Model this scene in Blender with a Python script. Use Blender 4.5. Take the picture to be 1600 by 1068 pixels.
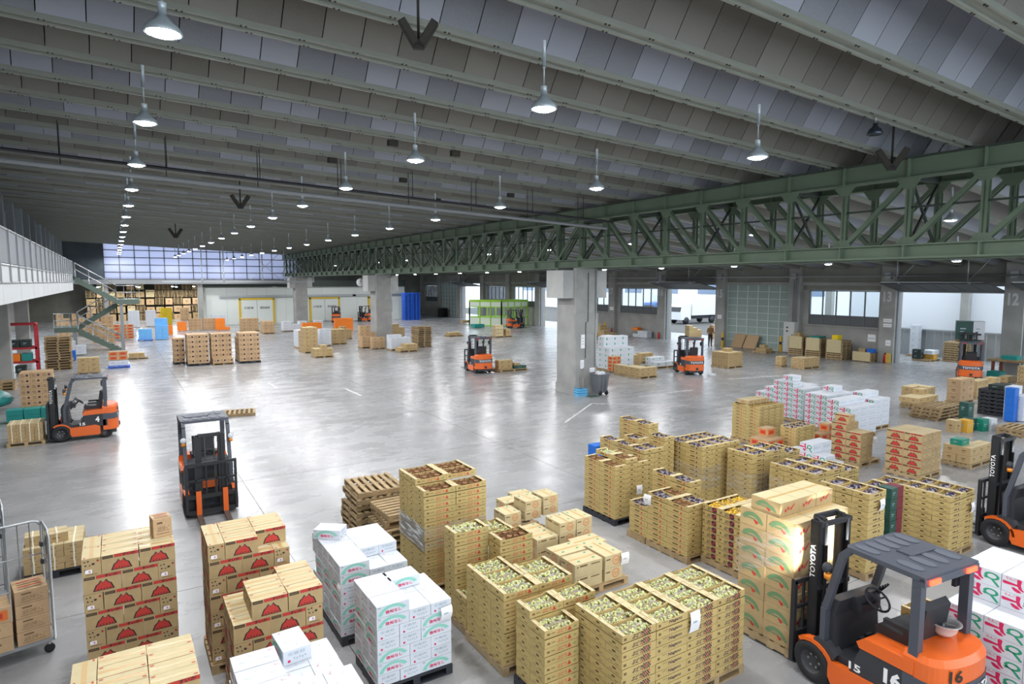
import bpy, math, random
from mathutils import Vector, Matrix
for _o in list(bpy.data.objects):
    bpy.data.objects.remove(_o, do_unlink=True)
SC = bpy.context.scene
COL = SC.collection
random.seed(7)
R = math.radians
# ---------------------------------------------------------------- camera
cam_d = bpy.data.cameras.new('camera')
cam_d.sensor_width = 36.0
cam_d.lens = 993.0 / 1600.0 * 36.0
cam_d.clip_end = 600
cam = bpy.data.objects.new('camera', cam_d)
COL.objects.link(cam)
cam.location = (0, 0, 5.0)
cam.rotation_euler = (R(90) - math.atan(94.0 / 993.0), 0, R(-32.0))
SC.camera = cam
# ---------------------------------------------------------------- world: an even overcast sky
W = bpy.data.worlds.new('overcast_sky')
SC.world = W
W.use_nodes = True
_bg = W.node_tree.nodes['Background']
_bg.inputs[0].default_value = (0.80, 0.90, 1.0, 1)
_bg.inputs[1].default_value = 2.3
LAMP_W = 185.0          # watts of one high-bay lamp
# ---------------------------------------------------------------- exposure
vs = SC.view_settings
SC.display_settings.display_device = 'sRGB'
vs.view_transform = 'Standard'
vs.look = 'None'
vs.exposure = 0.5
vs.gamma = 1.0
vs.use_curve_mapping = False
SC.cycles.max_bounces = 8
SC.cycles.diffuse_bounces = 5
SC.cycles.glossy_bounces = 3
SC.cycles.transmission_bounces = 6
SC.cycles.sample_clamp_indirect = 6.0
SC.cycles.caustics_reflective = False
SC.cycles.caustics_refractive = False
# ================================================================ materials
def lin(h):
    h = h.lstrip('#')
    c = [int(h[i:i + 2], 16) / 255 for i in (0, 2, 4)]
    return tuple(x / 12.92 if x <= .04045 else ((x + .055) / 1.055) ** 2.4 for x in c) + (1,)
MATS = {}
def mat(name, col, rough=.6, metal=0., noise=0., scale=6., vary=0., bump=0., spec=.5, emit=None, alpha=None, trans=0., coat=0.):
    if name in MATS:
        return MATS[name]
    m = bpy.data.materials.new(name)
    m.use_nodes = True
    nt = m.node_tree
    b = nt.nodes['Principled BSDF']
    c = lin(col) if isinstance(col, str) else tuple(col) + (1,) * (4 - len(col))
    b.inputs['Base Color'].default_value = c
    b.inputs['Roughness'].default_value = rough
    b.inputs['Metallic'].default_value = metal
    b.inputs['Specular IOR Level'].default_value = spec
    b.inputs['Coat Weight'].default_value = coat
    b.inputs['Transmission Weight'].default_value = trans
    m.diffuse_color = c
    src = None
    if noise or bump:
        tc = nt.nodes.new('ShaderNodeTexCoord')
        nz = nt.nodes.new('ShaderNodeTexNoise')
        nz.inputs['Scale'].default_value = scale
        nz.inputs['Detail'].default_value = 5
        nt.links.new(tc.outputs['Object'], nz.inputs['Vector'])
    if noise:
        mp = nt.nodes.new('ShaderNodeMapRange')
        mp.inputs[1].default_value = .3; mp.inputs[2].default_value = .7
        mp.inputs[3].default_value = 1 - noise; mp.inputs[4].default_value = 1 + noise
        nt.links.new(nz.outputs['Fac'], mp.inputs[0])
        src = mp.outputs[0]
    if vary:
        oi = nt.nodes.new('ShaderNodeObjectInfo')
        m2 = nt.nodes.new('ShaderNodeMapRange')
        m2.inputs[3].default_value = 1 - vary; m2.inputs[4].default_value = 1 + vary
        nt.links.new(oi.outputs['Random'], m2.inputs[0])
        if src is None:
            src = m2.outputs[0]
        else:
            mm = nt.nodes.new('ShaderNodeMath'); mm.operation = 'MULTIPLY'
            nt.links.new(src, mm.inputs[0]); nt.links.new(m2.outputs[0], mm.inputs[1])
            src = mm.outputs[0]
    if src is not None:
        vm = nt.nodes.new('ShaderNodeVectorMath'); vm.operation = 'SCALE'
        vm.inputs[0].default_value = c[:3]
        nt.links.new(src, vm.inputs['Scale'])
        nt.links.new(vm.outputs[0], b.inputs['Base Color'])
    if bump:
        bp = nt.nodes.new('ShaderNodeBump')
        bp.inputs['Strength'].default_value = bump
        bp.inputs['Distance'].default_value = .02
        nt.links.new(nz.outputs['Fac'], bp.inputs['Height'])
        nt.links.new(bp.outputs[0], b.inputs['Normal'])
    if emit:
        b.inputs['Emission Color'].default_value = (lin(emit[0]) if isinstance(emit[0], str) else tuple(emit[0]) + (1,))
        b.inputs['Emission Strength'].default_value = emit[1]
    if alpha is not None:
        b.inputs['Alpha'].default_value = alpha
    MATS[name] = m
    return m
def translucent(name, col, amount=.7, rough=.5):
    m = bpy.data.materials.new(name); m.use_nodes = True
    nt = m.node_tree; b = nt.nodes['Principled BSDF']; out = nt.nodes['Material Output']
    b.inputs['Base Color'].default_value = lin(col); b.inputs['Roughness'].default_value = rough
    t = nt.nodes.new('ShaderNodeBsdfTranslucent'); t.inputs[0].default_value = lin(col)
    mx = nt.nodes.new('ShaderNodeMixShader'); mx.inputs[0].default_value = amount
    nt.links.new(b.outputs[0], mx.inputs[1]); nt.links.new(t.outputs[0], mx.inputs[2])
    nt.links.new(mx.outputs[0], out.inputs[0])
    MATS[name] = m
    return m
def film(name, tint=(1, 1, 1), gloss=.25, haze=.12, streaks=False):
    # stretch film / window glass: mostly clear, some gloss, a little white haze
    m = bpy.data.materials.new(name); m.use_nodes = True
    nt = m.node_tree; out = nt.nodes['Material Output']
    nt.nodes.remove(nt.nodes['Principled BSDF'])
    tr = nt.nodes.new('ShaderNodeBsdfTransparent'); tr.inputs[0].default_value = tuple(tint) + (1,)
    gl = nt.nodes.new('ShaderNodeBsdfGlossy'); gl.inputs['Roughness'].default_value = .12
    df = nt.nodes.new('ShaderNodeBsdfDiffuse'); df.inputs[0].default_value = (.8, .8, .8, 1)
    fr = nt.nodes.new('ShaderNodeLayerWeight'); fr.inputs[0].default_value = gloss
    m1 = nt.nodes.new('ShaderNodeMixShader'); m2 = nt.nodes.new('ShaderNodeMixShader')
    m2.inputs[0].default_value = haze
    if streaks:  # sheen streaks put in as bands of whiter diffuse haze
        tc = nt.nodes.new('ShaderNodeTexCoord'); mp = nt.nodes.new('ShaderNodeMapping'); mp.inputs['Rotation'].default_value = (.7, .3, .2); mp.inputs['Scale'].default_value = (1.5, 1.5, 14)
        nz = nt.nodes.new('ShaderNodeTexNoise'); nz.inputs['Scale'].default_value = 2.0
        mr = nt.nodes.new('ShaderNodeMapRange'); mr.inputs[1].default_value = .5; mr.inputs[2].default_value = .72; mr.inputs[3].default_value = haze * .35; mr.inputs[4].default_value = haze * 2.2
        nt.links.new(tc.outputs['Object'], mp.inputs[0]); nt.links.new(mp.outputs[0], nz.inputs['Vector']); nt.links.new(nz.outputs['Fac'], mr.inputs[0]); nt.links.new(mr.outputs[0], m2.inputs[0])
    nt.links.new(fr.outputs['Fresnel'], m1.inputs[0])
    nt.links.new(tr.outputs[0], m1.inputs[1]); nt.links.new(gl.outputs[0], m1.inputs[2])
    nt.links.new(m1.outputs[0], m2.inputs[1]); nt.links.new(df.outputs[0], m2.inputs[2])
    nt.links.new(m2.outputs[0], out.inputs[0])
    MATS[name] = m
    return m
# ================================================================ mesh building
class MB:
    """collects faces with a material per face; build() links ONE mesh object"""
    def __init__(s):
        s.v = []; s.f = []; s.m = []; s.mats = []; s.sm = []
    def mi(s, m):
        if m not in s.mats:
            s.mats.append(m)
        return s.mats.index(m)
    def poly(s, pts, m, sm=False):
        n = len(s.v); s.v.extend([tuple(p) for p in pts]); s.f.append(tuple(range(n, n + len(pts)))); s.m.append(s.mi(m)); s.sm.append(sm)
    def box(s, x0, y0, z0, x1, y1, z1, m, M=None):
        p = [(x0, y0, z0), (x1, y0, z0), (x1, y1, z0), (x0, y1, z0), (x0, y0, z1), (x1, y0, z1), (x1, y1, z1), (x0, y1, z1)]
        if M is not None:
            p = [tuple(M @ Vector(q)) for q in p]
        n = len(s.v); s.v.extend(p); k = s.mi(m)
        for f in ((0, 3, 2, 1), (4, 5, 6, 7), (0, 1, 5, 4), (1, 2, 6, 5), (2, 3, 7, 6), (3, 0, 4, 7)):
            s.f.append(tuple(n + i for i in f)); s.m.append(k); s.sm.append(False)
        return s
    def cbox(s, c, d, m, M=None):
        return s.box(c[0] - d[0] / 2, c[1] - d[1] / 2, c[2] - d[2] / 2, c[0] + d[0] / 2, c[1] + d[1] / 2, c[2] + d[2] / 2, m, M)
    def bar(s, a, b, w, h, m, up=(0, 0, 1)):
        a = Vector(a); b = Vector(b); y = (b - a); L = y.length
        if L < 1e-6:
            return s
        y.normalize(); u = Vector(up)
        if abs(y.dot(u)) > .98:
            u = Vector((1, 0, 0))
        x = y.cross(u).normalized(); z = x.cross(y)
        M = Matrix((x, y, z)).transposed().to_4x4(); M.translation = a
        return s.box(-w / 2, 0, -h / 2, w / 2, L, h / 2, m, M)
    def tube(s, pts, r, m, n=8, caps=True):
        pts = [Vector(p) for p in pts]; k = s.mi(m); rings = []
        N = len(pts)
        for i, p in enumerate(pts):
            t = (pts[min(i + 1, N - 1)] - pts[max(i - 1, 0)]).normalized()
            u = Vector((0, 0, 1)) if abs(t.z) < .9 else Vector((1, 0, 0))
            x = t.cross(u).normalized(); y = x.cross(t)
            rr = r[i] if isinstance(r, (list, tuple)) else r
            b = len(s.v)
            for j in range(n):
                a = 2 * math.pi * j / n
                s.v.append(tuple(p + x * (rr * math.cos(a)) + y * (rr * math.sin(a))))
            rings.append(b)
        for i in range(N - 1):
            for j in range(n):
                j2 = (j + 1) % n
                s.f.append((rings[i] + j, rings[i] + j2, rings[i + 1] + j2, rings[i + 1] + j)); s.m.append(k); s.sm.append(True)
        if caps:
            s.f.append(tuple(rings[0] + j for j in range(n))); s.m.append(k); s.sm.append(False)
            s.f.append(tuple(rings[-1] + j for j in reversed(range(n)))); s.m.append(k); s.sm.append(False)
        return s
    def lathe(s, c, prof, m, n=16, axis='z', mats=None):
        rings = []
        for (r, h) in prof:
            b = len(s.v)
            for j in range(n):
                a = 2 * math.pi * j / n
                q = (r * math.cos(a), r * math.sin(a), h)
                if axis == 'x':
                    q = (q[2], q[0], q[1])
                elif axis == 'y':
                    q = (q[0], q[2], q[1])
                s.v.append((c[0] + q[0], c[1] + q[1], c[2] + q[2]))
            rings.append(b)
        for i in range(len(prof) - 1):
            k = s.mi(mats[i] if mats else m)
            for j in range(n):
                j2 = (j + 1) % n
                s.f.append((rings[i] + j, rings[i] + j2, rings[i + 1] + j2, rings[i + 1] + j)); s.m.append(k); s.sm.append(True)
        return s
    def prism(s, poly2, d0, d1, m, plane='yz', mcap=None):
        """polygon given in a plane, extruded along the third axis from d0 to d1"""
        def P(a, b, d):
            return {'yz': (d, a, b), 'xz': (a, d, b), 'xy': (a, b, d)}[plane]
        n = len(poly2)
        s.poly([P(a, b, d0) for a, b in poly2], mcap or m); s.poly([P(a, b, d1) for a, b in reversed(poly2)], mcap or m)
        for i in range(n):
            a, b = poly2[i]; c, e = poly2[(i + 1) % n]
            s.poly([P(a, b, d0), P(c, e, d0), P(c, e, d1), P(a, b, d1)], m)
        return s
    def flat(s, tris2, o, u, v, m):
        """2-D polygons (list of point lists) put on the plane o + a*u + b*v"""
        o = Vector(o); u = Vector(u); v = Vector(v)
        for t in tris2:
            s.poly([o + u * a + v * b for a, b in t], m)
        return s
    def text(s, txt, o, u, v, w, h, m, shear=0., bold=0.):
        """lettering fitted to w x h with its lower left corner at o"""
        V, F = glyphs(txt, bold)
        o = Vector(o); u = Vector(u); v = Vector(v); n = len(s.v); k = s.mi(m)
        s.v.extend([tuple(o + u * (a * w + b * h * shear) + v * (b * h)) for a, b in V])
        for f in F:
            s.f.append(tuple(n + i for i in f)); s.m.append(k); s.sm.append(False)
        return s
    def mesh(s, name):
        me = bpy.data.meshes.new(name)
        me.from_pydata(s.v, [], s.f)
        for m in s.mats:
            me.materials.append(m)
        me.polygons.foreach_set('material_index', s.m)
        me.polygons.foreach_set('use_smooth', s.sm)
        me.update()
        return me
    def build(s, name, parent=None, loc=None, rz=0., label=None):
        return add(name, s.mesh(name), parent, loc, rz, label)
def add(name, me, parent=None, loc=None, rz=0., label=None):
    o = bpy.data.objects.new(name, me); COL.objects.link(o)
    if parent is not None:
        o.parent = parent
    if loc is not None:
        o.location = loc
    if rz:
        o.rotation_euler = (0, 0, rz)
    if label:
        o['label'] = label
    return o
_G = {}
def glyphs(txt, bold=0.):
    if (txt, bold) in _G:
        return _G[(txt, bold)]
    cu = bpy.data.curves.new('lettering', 'FONT')
    cu.body = txt; cu.resolution_u = 2; cu.fill_mode = 'FRONT'; cu.offset = bold
    ob = bpy.data.objects.new('lettering', cu); COL.objects.link(ob)
    dg = bpy.context.evaluated_depsgraph_get()
    me = bpy.data.meshes.new_from_object(ob.evaluated_get(dg))
    V = [(q.co.x, q.co.y) for q in me.vertices]; F = [tuple(p.vertices) for p in me.polygons]
    bpy.data.objects.remove(ob); bpy.data.curves.remove(cu); bpy.data.meshes.remove(me)
    x0 = min(a for a, b in V); x1 = max(a for a, b in V); y0 = min(b for a, b in V); y1 = max(b for a, b in V)
    _G[(txt, bold)] = ([((a - x0) / (x1 - x0), (b - y0) / (y1 - y0)) for a, b in V], F)
    return _G[(txt, bold)]
def tag(o, label=None, cat=None, group=None, kind=None):
    if label: o['label'] = label
    if cat: o['category'] = cat
    if group: o['group'] = group
    if kind: o['kind'] = kind
    return o
def empty(name, loc=(0, 0, 0), rz=0., label=None, cat=None, group=None, kind=None):
    o = bpy.data.objects.new(name, None); COL.objects.link(o)
    o.empty_display_size = .1; o.location = loc; o.rotation_euler = (0, 0, rz)
    return tag(o, label, cat, group, kind)
def struct(o, label=None):
    o['kind'] = 'structure'
    if label: o['label'] = label
    return o
NUM = ['first', 'second', 'third', 'fourth', 'fifth', 'sixth', 'seventh', 'eighth', 'ninth', 'tenth', 'eleventh', 'twelfth', 'thirteenth',
       'fourteenth', 'fifteenth', 'sixteenth', 'seventeenth', 'eighteenth', 'nineteenth', 'twentieth', 'twenty-first', 'twenty-second',
       'twenty-third', 'twenty-fourth', 'twenty-fifth', 'twenty-sixth', 'twenty-seventh', 'twenty-eighth', 'twenty-ninth', 'thirtieth']
X3, Y3, Z3 = Vector((1, 0, 0)), Vector((0, 1, 0)), Vector((0, 0, 1))
# ---- shared materials
KRAFT = mat('kraft_board', '#B49A6E', .75, noise=.06, scale=9, vary=.06)
KRAFT_T = mat('kraft_board_pale', '#CBBB92', .75, noise=.05, scale=9, vary=.05)
KRAFT_D = mat('kraft_board_brown', '#BC9D78', .78, noise=.06, scale=9, vary=.07)
TRAYB = mat('tray_board', '#BBA369', .72, noise=.05, scale=8, vary=.05)
TRAYI = mat('tray_inside', '#AD8C54', .8)
TAPE = mat('packing_tape', '#C4A36B', .35)
WHITEB = mat('white_board', '#D2D6DD', .6, vary=.02)
INK = mat('black_ink', '#2B2622', .7)
INKB = mat('brown_ink', '#6E5536', .7)
INKR = mat('red_ink', '#C0392F', .65)
INKO = mat('orange_ink', '#D8702E', .65)
INKP = mat('purple_ink', '#40263A', .7)
INKG = mat('green_ink', '#6C8C62', .7)
INKM = mat('mint_ink', '#8CC9B8', .7)
INKC = mat('crimson_ink', '#D0235A', .65)
INKS = mat('pale_grey_ink', '#9FB0B8', .7)
INKT = mat('teal_green_ink', '#2E9B74', .65)
PAPER = mat('paper_label', '#F2F2F4', .6)
WOOD = mat('pallet_wood', '#A68F6B', .85, noise=.18, scale=7, vary=.14)
WOODD = mat('pallet_wood_grey', '#937C5A', .88, noise=.2, scale=7, vary=.15)
CONC = mat('concrete', '#9E9E9A', .8, noise=.13, scale=1.1, bump=.05)
CONCD = mat('concrete_dark', '#87877F', .85, noise=.12, scale=.9)
STEELG = mat('green_steel', '#6C7D69', .5, noise=.08, scale=2, spec=.4)
STEELGD = mat('dark_green_steel', '#3A453E', .55)
GALV = mat('galvanised_steel', '#A9ADAF', .4, metal=.6)
BLACKM = mat('black_steel', '#26272A', .5)
BLACKP = mat('black_plastic', '#2B2D33', .55)
GREYM = mat('grey_paint', '#8D9194', .5)
DARKG = mat('dark_grey_paint', '#4B4E50', .6)
GLASS = film('window_glass', (.96, .99, 1), .15, .03)
FILM = film('stretch_film', (1, 1, 1), .12, .16, True)
FILMW = film('cloudy_stretch_film', (1, 1, 1), .15, .5, True)
# ================================================================ floor: cast slabs with open joints
def floor_material():
    m = bpy.data.materials.new('polished_concrete'); m.use_nodes = True
    nt = m.node_tree; b = nt.nodes['Principled BSDF']
    g = nt.nodes.new('ShaderNodeNewGeometry')
    def noise(scale, detail, st=(1, 1, 1)):
        mp = nt.nodes.new('ShaderNodeMapping'); mp.inputs['Scale'].default_value = st
        nz = nt.nodes.new('ShaderNodeTexNoise'); nz.inputs['Scale'].default_value = scale; nz.inputs['Detail'].default_value = detail
        nz.inputs['Roughness'].default_value = .62
        nt.links.new(g.outputs['Position'], mp.inputs[0]); nt.links.new(mp.outputs[0], nz.inputs['Vector'])
        return nz.outputs['Fac']
    a = noise(.22, 6); c = noise(1.1, 8, (.6, 1.25, 1)); d = noise(14., 4)
    ad = nt.nodes.new('ShaderNodeMath'); ad.operation = 'MULTIPLY_ADD'; ad.inputs[1].default_value = .28
    nt.links.new(c, ad.inputs[0]); nt.links.new(a, ad.inputs[2])
    ad2 = nt.nodes.new('ShaderNodeMath'); ad2.operation = 'MULTIPLY_ADD'; ad2.inputs[1].default_value = .12
    nt.links.new(d, ad2.inputs[0]); nt.links.new(ad.outputs[0], ad2.inputs[2])
    cr = nt.nodes.new('ShaderNodeValToRGB')
    cr.color_ramp.elements[0].position = .42; cr.color_ramp.elements[0].color = lin('#868686')
    cr.color_ramp.elements[1].position = .98; cr.color_ramp.elements[1].color = lin('#ADADAE')
    nt.links.new(ad2.outputs[0], cr.inputs[0]); nt.links.new(cr.outputs[0], b.inputs['Base Color'])
    mr = nt.nodes.new('ShaderNodeMapRange'); mr.inputs[1].default_value = .3; mr.inputs[2].default_value = .7
    mr.inputs[3].default_value = .2; mr.inputs[4].default_value = .34
    nt.links.new(c, mr.inputs[0]); nt.links.new(mr.outputs[0], b.inputs['Roughness'])
    b.inputs['Specular IOR Level'].default_value = .45
    MATS['polished_concrete'] = m
    return m
FLOORM = floor_material()
JOINT = mat('joint_filler', '#555452', .9)
LINEW = mat('worn_floor_paint', '#D9DADA', .6, noise=.2, scale=3)
fl = MB(); fl.box(-12, -10, -.2, 90, 110, -.02, JOINT)
FLOOR = struct(fl.build('floor'), 'polished grey concrete floor cast in large slabs')
SX, SY = 7.41, 5.6
_sl = MB(); _sl.box(.006, .006, -.03, SX - .006, SY - .006, 0, FLOORM)
_slm = _sl.mesh('slab')
for i in range(-2, 6):
    for j in range(-3, 19):
        if j < 16 or i < 5:
            add('slab', _slm, FLOOR, (2.52 + SX * i - (0 if i > -2 else 0), 11.25 + SY * j - SY, 0))
# painted floor marks
for (x0, y0, x1, y1, w) in ((2.95, 27.2, 2.98, 24.6, .12), (9.0, 29.3, 9.03, 27.0, .10), (3.3, 42.8, 3.25, 47.5, .12), (19.3, 20.4, 22.6, 20.3, .1),
                            (26.6, 21.6, 30.0, 21.0, .1), (13.4, 17.9, 16.5, 20.2, .08), (16.5, 20.2, 19.5, 17.9, .08), (6.3, 33.0, 6.32, 31.0, .1)):
    b = MB(); b.bar((x0, y0, .0035), (x1, y1, .0035), w, .003, LINEW)
    b.build('floor_marking', FLOOR)
# ================================================================ roof: folded steel roof on ribs
PITCH, RIB0 = 1.654, 7.413
XL, XT, XR, YB, YE = -4.6, 17.6, 40.8, -6.0, 80.0
def zr(x):
    return 8.17 + .042 * (XT - x) if x <= XT else 8.17 - .1 * (x - XT)
RIBM = mat('rib_paint', '#8E9187', .42, noise=.05, scale=3)
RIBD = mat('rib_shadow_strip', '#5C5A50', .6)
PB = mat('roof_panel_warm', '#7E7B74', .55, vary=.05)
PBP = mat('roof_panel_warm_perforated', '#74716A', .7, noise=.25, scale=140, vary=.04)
PC = mat('roof_panel_cool', '#989CA6', .38, vary=.06)  # own blue-grey, lightened in colour for bright reflections on plain panels
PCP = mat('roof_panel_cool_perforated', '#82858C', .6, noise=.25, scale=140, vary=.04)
BOLT = mat('bolt_dark', '#2F2F2B', .6)
CEIL = struct(empty('ceiling'), 'folded steel panel roof on pale ribs')
HB, RUN, RISE = .15, .50, .90        # half flange, fold run, fold rise
def band_faces(mb, x0, x1, y0, part, m, m2=None):
    """one face of the fold that starts at rib y0: back slope, ridge or facing slope"""
    y1 = y0 + PITCH
    pr = {'back': ((y0 + HB, .09), (y0 + HB + RUN, RISE)), 'ridge': ((y0 + HB + RUN, RISE), (y1 - HB - RUN, RISE)), 'face': ((y1 - HB - RUN, RISE), (y1 - HB, .09))}[part]
    (ya, za), (yb, zb) = pr
    mb.poly([(x0, ya, zr(x0) + za), (x1, ya, zr(x1) + za), (x1, yb, zr(x1) + zb), (x0, yb, zr(x0) + zb)], m)
PW = .636
ang = math.atan(RISE / RUN * 1.0)
def panel_mesh(m, nm):
    # local: x along the rib, face runs down +y; slanted slab with thickness
    b = MB(); w = PW - .016
    n = Vector((0, -(RISE - .09), -RUN)).normalized() * -.02
    a0 = Vector((0, -RUN, RISE)); a1 = Vector((0, 0, .09))
    q = [a0, a0 + X3 * w, a1 + X3 * w, a1]
    q2 = [p + n for p in q]
    b.poly([q[0], q[3], q[2], q[1]], m); b.poly(q2, m)
    for i in range(4):
        j = (i + 1) % 4
        b.poly([q[i], q[j], q2[j], q2[i]], m)
    return b.mesh(nm)
_pm = {k: panel_mesh(v, 'roof_panel') for k, v in {'b0': PB, 'b1': PBP, 'c0': PC, 'c1': PCP}.items()}
kmin, kmax = -8, 43
npan = 0
for k in range(kmin, kmax + 1):
    y = RIB0 + PITCH * k
    if y > YE - .2:
        break
    # rib beam: a shallow channel with folded lips and bolts
    rb = MB()
    for (xa, xb) in ((XL, XT), (XT, 19.2)):
        def strip(ya, za, yb, zb, m):
            rb.poly([(xa, ya, zr(xa) + za), (xb, ya, zr(xb) + za), (xb, yb, zr(xb) + zb), (xa, yb, zr(xa) + zb)], m)
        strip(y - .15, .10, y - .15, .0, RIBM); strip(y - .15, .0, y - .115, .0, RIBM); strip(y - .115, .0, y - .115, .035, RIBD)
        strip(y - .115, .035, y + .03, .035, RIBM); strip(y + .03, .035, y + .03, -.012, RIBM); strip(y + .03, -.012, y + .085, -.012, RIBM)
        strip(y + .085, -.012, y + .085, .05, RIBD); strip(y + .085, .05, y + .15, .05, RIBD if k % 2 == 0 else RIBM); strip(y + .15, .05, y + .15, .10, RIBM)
    if -2 <= k <= 7:
        for q in range(0, 26):
            xb_ = XL + .4 + q * .86
            for dx in (0, .07):
                rb.cbox((xb_ + dx, y - .13, zr(xb_) - .008), (.025, .025, .02), BOLT)
                rb.cbox((xb_ + .11 + dx, y + .06, zr(xb_) - .02), (.025, .025, .02), BOLT)
    rb.build('rib', CEIL)
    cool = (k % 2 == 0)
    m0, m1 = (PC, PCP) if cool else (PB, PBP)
    bk = MB()
    for pt in ('back', 'ridge'):
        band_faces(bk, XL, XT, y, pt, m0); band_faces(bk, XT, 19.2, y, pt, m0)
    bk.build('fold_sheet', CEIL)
    n = int((19.2 - XL) / PW)
    if -3 <= k <= 5:
        for i in range(n + 1):
            x = XL + i * PW
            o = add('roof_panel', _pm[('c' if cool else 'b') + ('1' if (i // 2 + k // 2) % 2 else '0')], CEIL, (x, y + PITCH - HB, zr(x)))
            o.rotation_euler = (0, math.atan(.042), 0)
            npan += 1
    else:
        fs = MB()
        for i in range(n + 1):
            x = XL + i * PW
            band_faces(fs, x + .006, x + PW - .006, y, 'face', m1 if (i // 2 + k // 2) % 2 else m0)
        o = fs.build('panel_row', CEIL); o['kind'] = 'stuff'
# the roof over the side bay falls away towards the loading doors
for k in range(kmin, 52):
    y = RIB0 + PITCH * k
    if y > 92:
        break
    rb = MB(); x0, x1 = 19.2, XR
    for (ya, za, yb, zb, m) in ((y - .15, .1, y - .15, 0, RIBM), (y - .15, 0, y + .15, 0, RIBM), (y + .15, 0, y + .15, .1, RIBM)):
        rb.poly([(x0, ya, zr(x0) + za), (x1, ya, zr(x1) + za), (x1, yb, zr(x1) + zb), (x0, yb, zr(x0) + zb)], m)
    rb.build('rib', CEIL)
    sh = MB(); m0 = PB if k % 2 else PC
    for part in ('back', 'ridge', 'face'):
        band_faces(sh, x0, x1, y, part, m0)
    sh.build('fold_sheet', CEIL)
# solid deck above everything so that no sky leaks through the folds
dk = MB()
DECK = mat('roof_deck', '#5A5A58', .9)
dk.poly([(XL - 1, YB - 8, zr(XL) + 1.4), (XT + 1, YB - 8, zr(XT) + 1.4), (XT + 1, YE + 1, zr(XT) + 1.4), (XL - 1, YE + 1, zr(XL) + 1.4)], DECK)
dk.poly([(XT + 1, YB - 8, zr(XT) + 1.4), (XR + .5, YB - 8, zr(XR) + 1.2), (XR + .5, 98, zr(XR) + 1.2), (XT + 1, 98, zr(XT) + 1.4)], DECK)
dk.build('roof_deck', CEIL)
# ================================================================ the green double truss
def build_truss(xc, label, dark):
    root = empty('roof_truss', (0, 0, 0), 0, label, 'truss', 'long green roof trusses')
    G = STEELG
    y0, y1 = -5.0, 80.0
    zb0, zb1, zt0, zt1 = 5.64, 5.93, 7.66, 8.12
    b = MB()      # top chord, an I-beam
    b.box(xc - .05, y0, zt0, xc + .05, y1, zt1, G); b.box(xc - .16, y0, zt1, xc + .16, y1, zt1 + .04, STEELGD); b.box(xc - .16, y0, zt0 - .035, xc + .16, y1, zt0, G)
    b.build('top_chord', root)
    b = MB()
    b.box(xc - .05, y0, zb0, xc + .05, y1, zb1, G); b.box(xc - .2, y0, zb0 - .04, xc + .2, y1, zb0, G); b.box(xc - .2, y0, zb1, xc + .2, y1, zb1 + .035, G)
    b.build('bottom_chord', root)
    step = 1.694
    vm = MB(); vm.box(-.085, -.02, zb1 + .035, .085, .02, zt0 - .035, G); vm.box(-.085, -.07, zb1, -.065, .07, zt0, G); vm.box(.065, -.07, zb1, .085, .07, zt0, G)
    vmm = vm.mesh('vertical_post')
    st = MB(); st.box(-.17, -.015, zt0, .17, .015, zt1, G); stm = st.mesh('stiffener')
    st = MB(); st.box(-.21, -.02, zb0, .21, .02, zb1, G); stb = st.mesh('stiffener')
    gu = MB(); hx = .09
    gu.prism([(-.32, zt0 - .03), (.32, zt0 - .03), (.12, zt0 - .3), (-.12, zt0 - .3)], -hx, -hx + .015, G); gum = gu.mesh('gusset_plate')
    gl = MB(); gl.prism([(-.28, zb1 + .03), (.28, zb1 + .03), (.12, zb1 + .22), (-.12, zb1 + .22)], -hx, -hx + .015, G); glm = gl.mesh('gusset_plate')
    cols = [-2.2, 22.9, 47.9, 73.5, 99]
    dms = {}
    for q in range(-6, 44):
        y = 6.96 + step * q
        if y < y0 or y > y1 - .3:
            continue
        add('vertical_post', vmm, root, (xc, y, 0)); add('stiffener', stm, root, (xc, y, 0)); add('stiffener', stb, root, (xc, y, 0))
        add('gusset_plate', gum, root, (xc, y, 0)); add('gusset_plate', glm, root, (xc, y, 0))
        ym = y + step / 2
        c = min(cols, key=lambda a: abs(a - ym))
        s = 1 if ym > c else -1          # the top end of a diagonal sits nearer its column
        if s not in dms:
            d = MB()
            ya, yb = (.1, step - .1) if s > 0 else (step - .1, .1)
            for dx in (-.075, .075):
                d.bar((dx, ya, zt0 - .1), (dx, yb, zb1 + .1), .03, .1, G)
            dms[s] = d.mesh('diagonal')
        add('diagonal', dms[s], root, (xc, y, 0))
    return root
build_truss(17.45, 'green steel lattice truss on the hall side, nearer of two', False)
build_truss(18.95, 'green steel lattice truss on the loading side, behind its twin', True)
tie = empty('truss_bracing', (0, 0, 0), 0, 'dark crossed steel bracing between the two green trusses', 'bracing')
for q in range(-3, 43, 2):
    y = 6.96 + 1.694 * q
    for (za, zb_) in ((5.95, 7.6), (7.6, 5.95)):
        b = MB(); b.bar((17.5, y, za), (18.9, y + .02, zb_), .06, .06, STEELGD); b.build('cross_brace', tie)
    b = MB(); b.bar((17.45, y, 6.9), (17.45, y + 3.388, 6.9), .05, .05, STEELGD); b.build('walkway_rail', tie)
    b = MB(); b.bar((17.45, y, 7.75), (18.95, y, 7.75), .1, .3, STEELGD); b.build('tie_beam', tie)
# rib shoes where every rib lands on the truss
for k in range(-3, 43):
    y = RIB0 + PITCH * k
    b = MB(); b.prism([(y - .16, zr(XT) + .02), (y + .16, zr(XT) + .02), (y + .08, 8.16), (y - .08, 8.16)], XT - .25, XT + .15, BLACKM)
    b.build('rib_shoe', CEIL)
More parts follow.
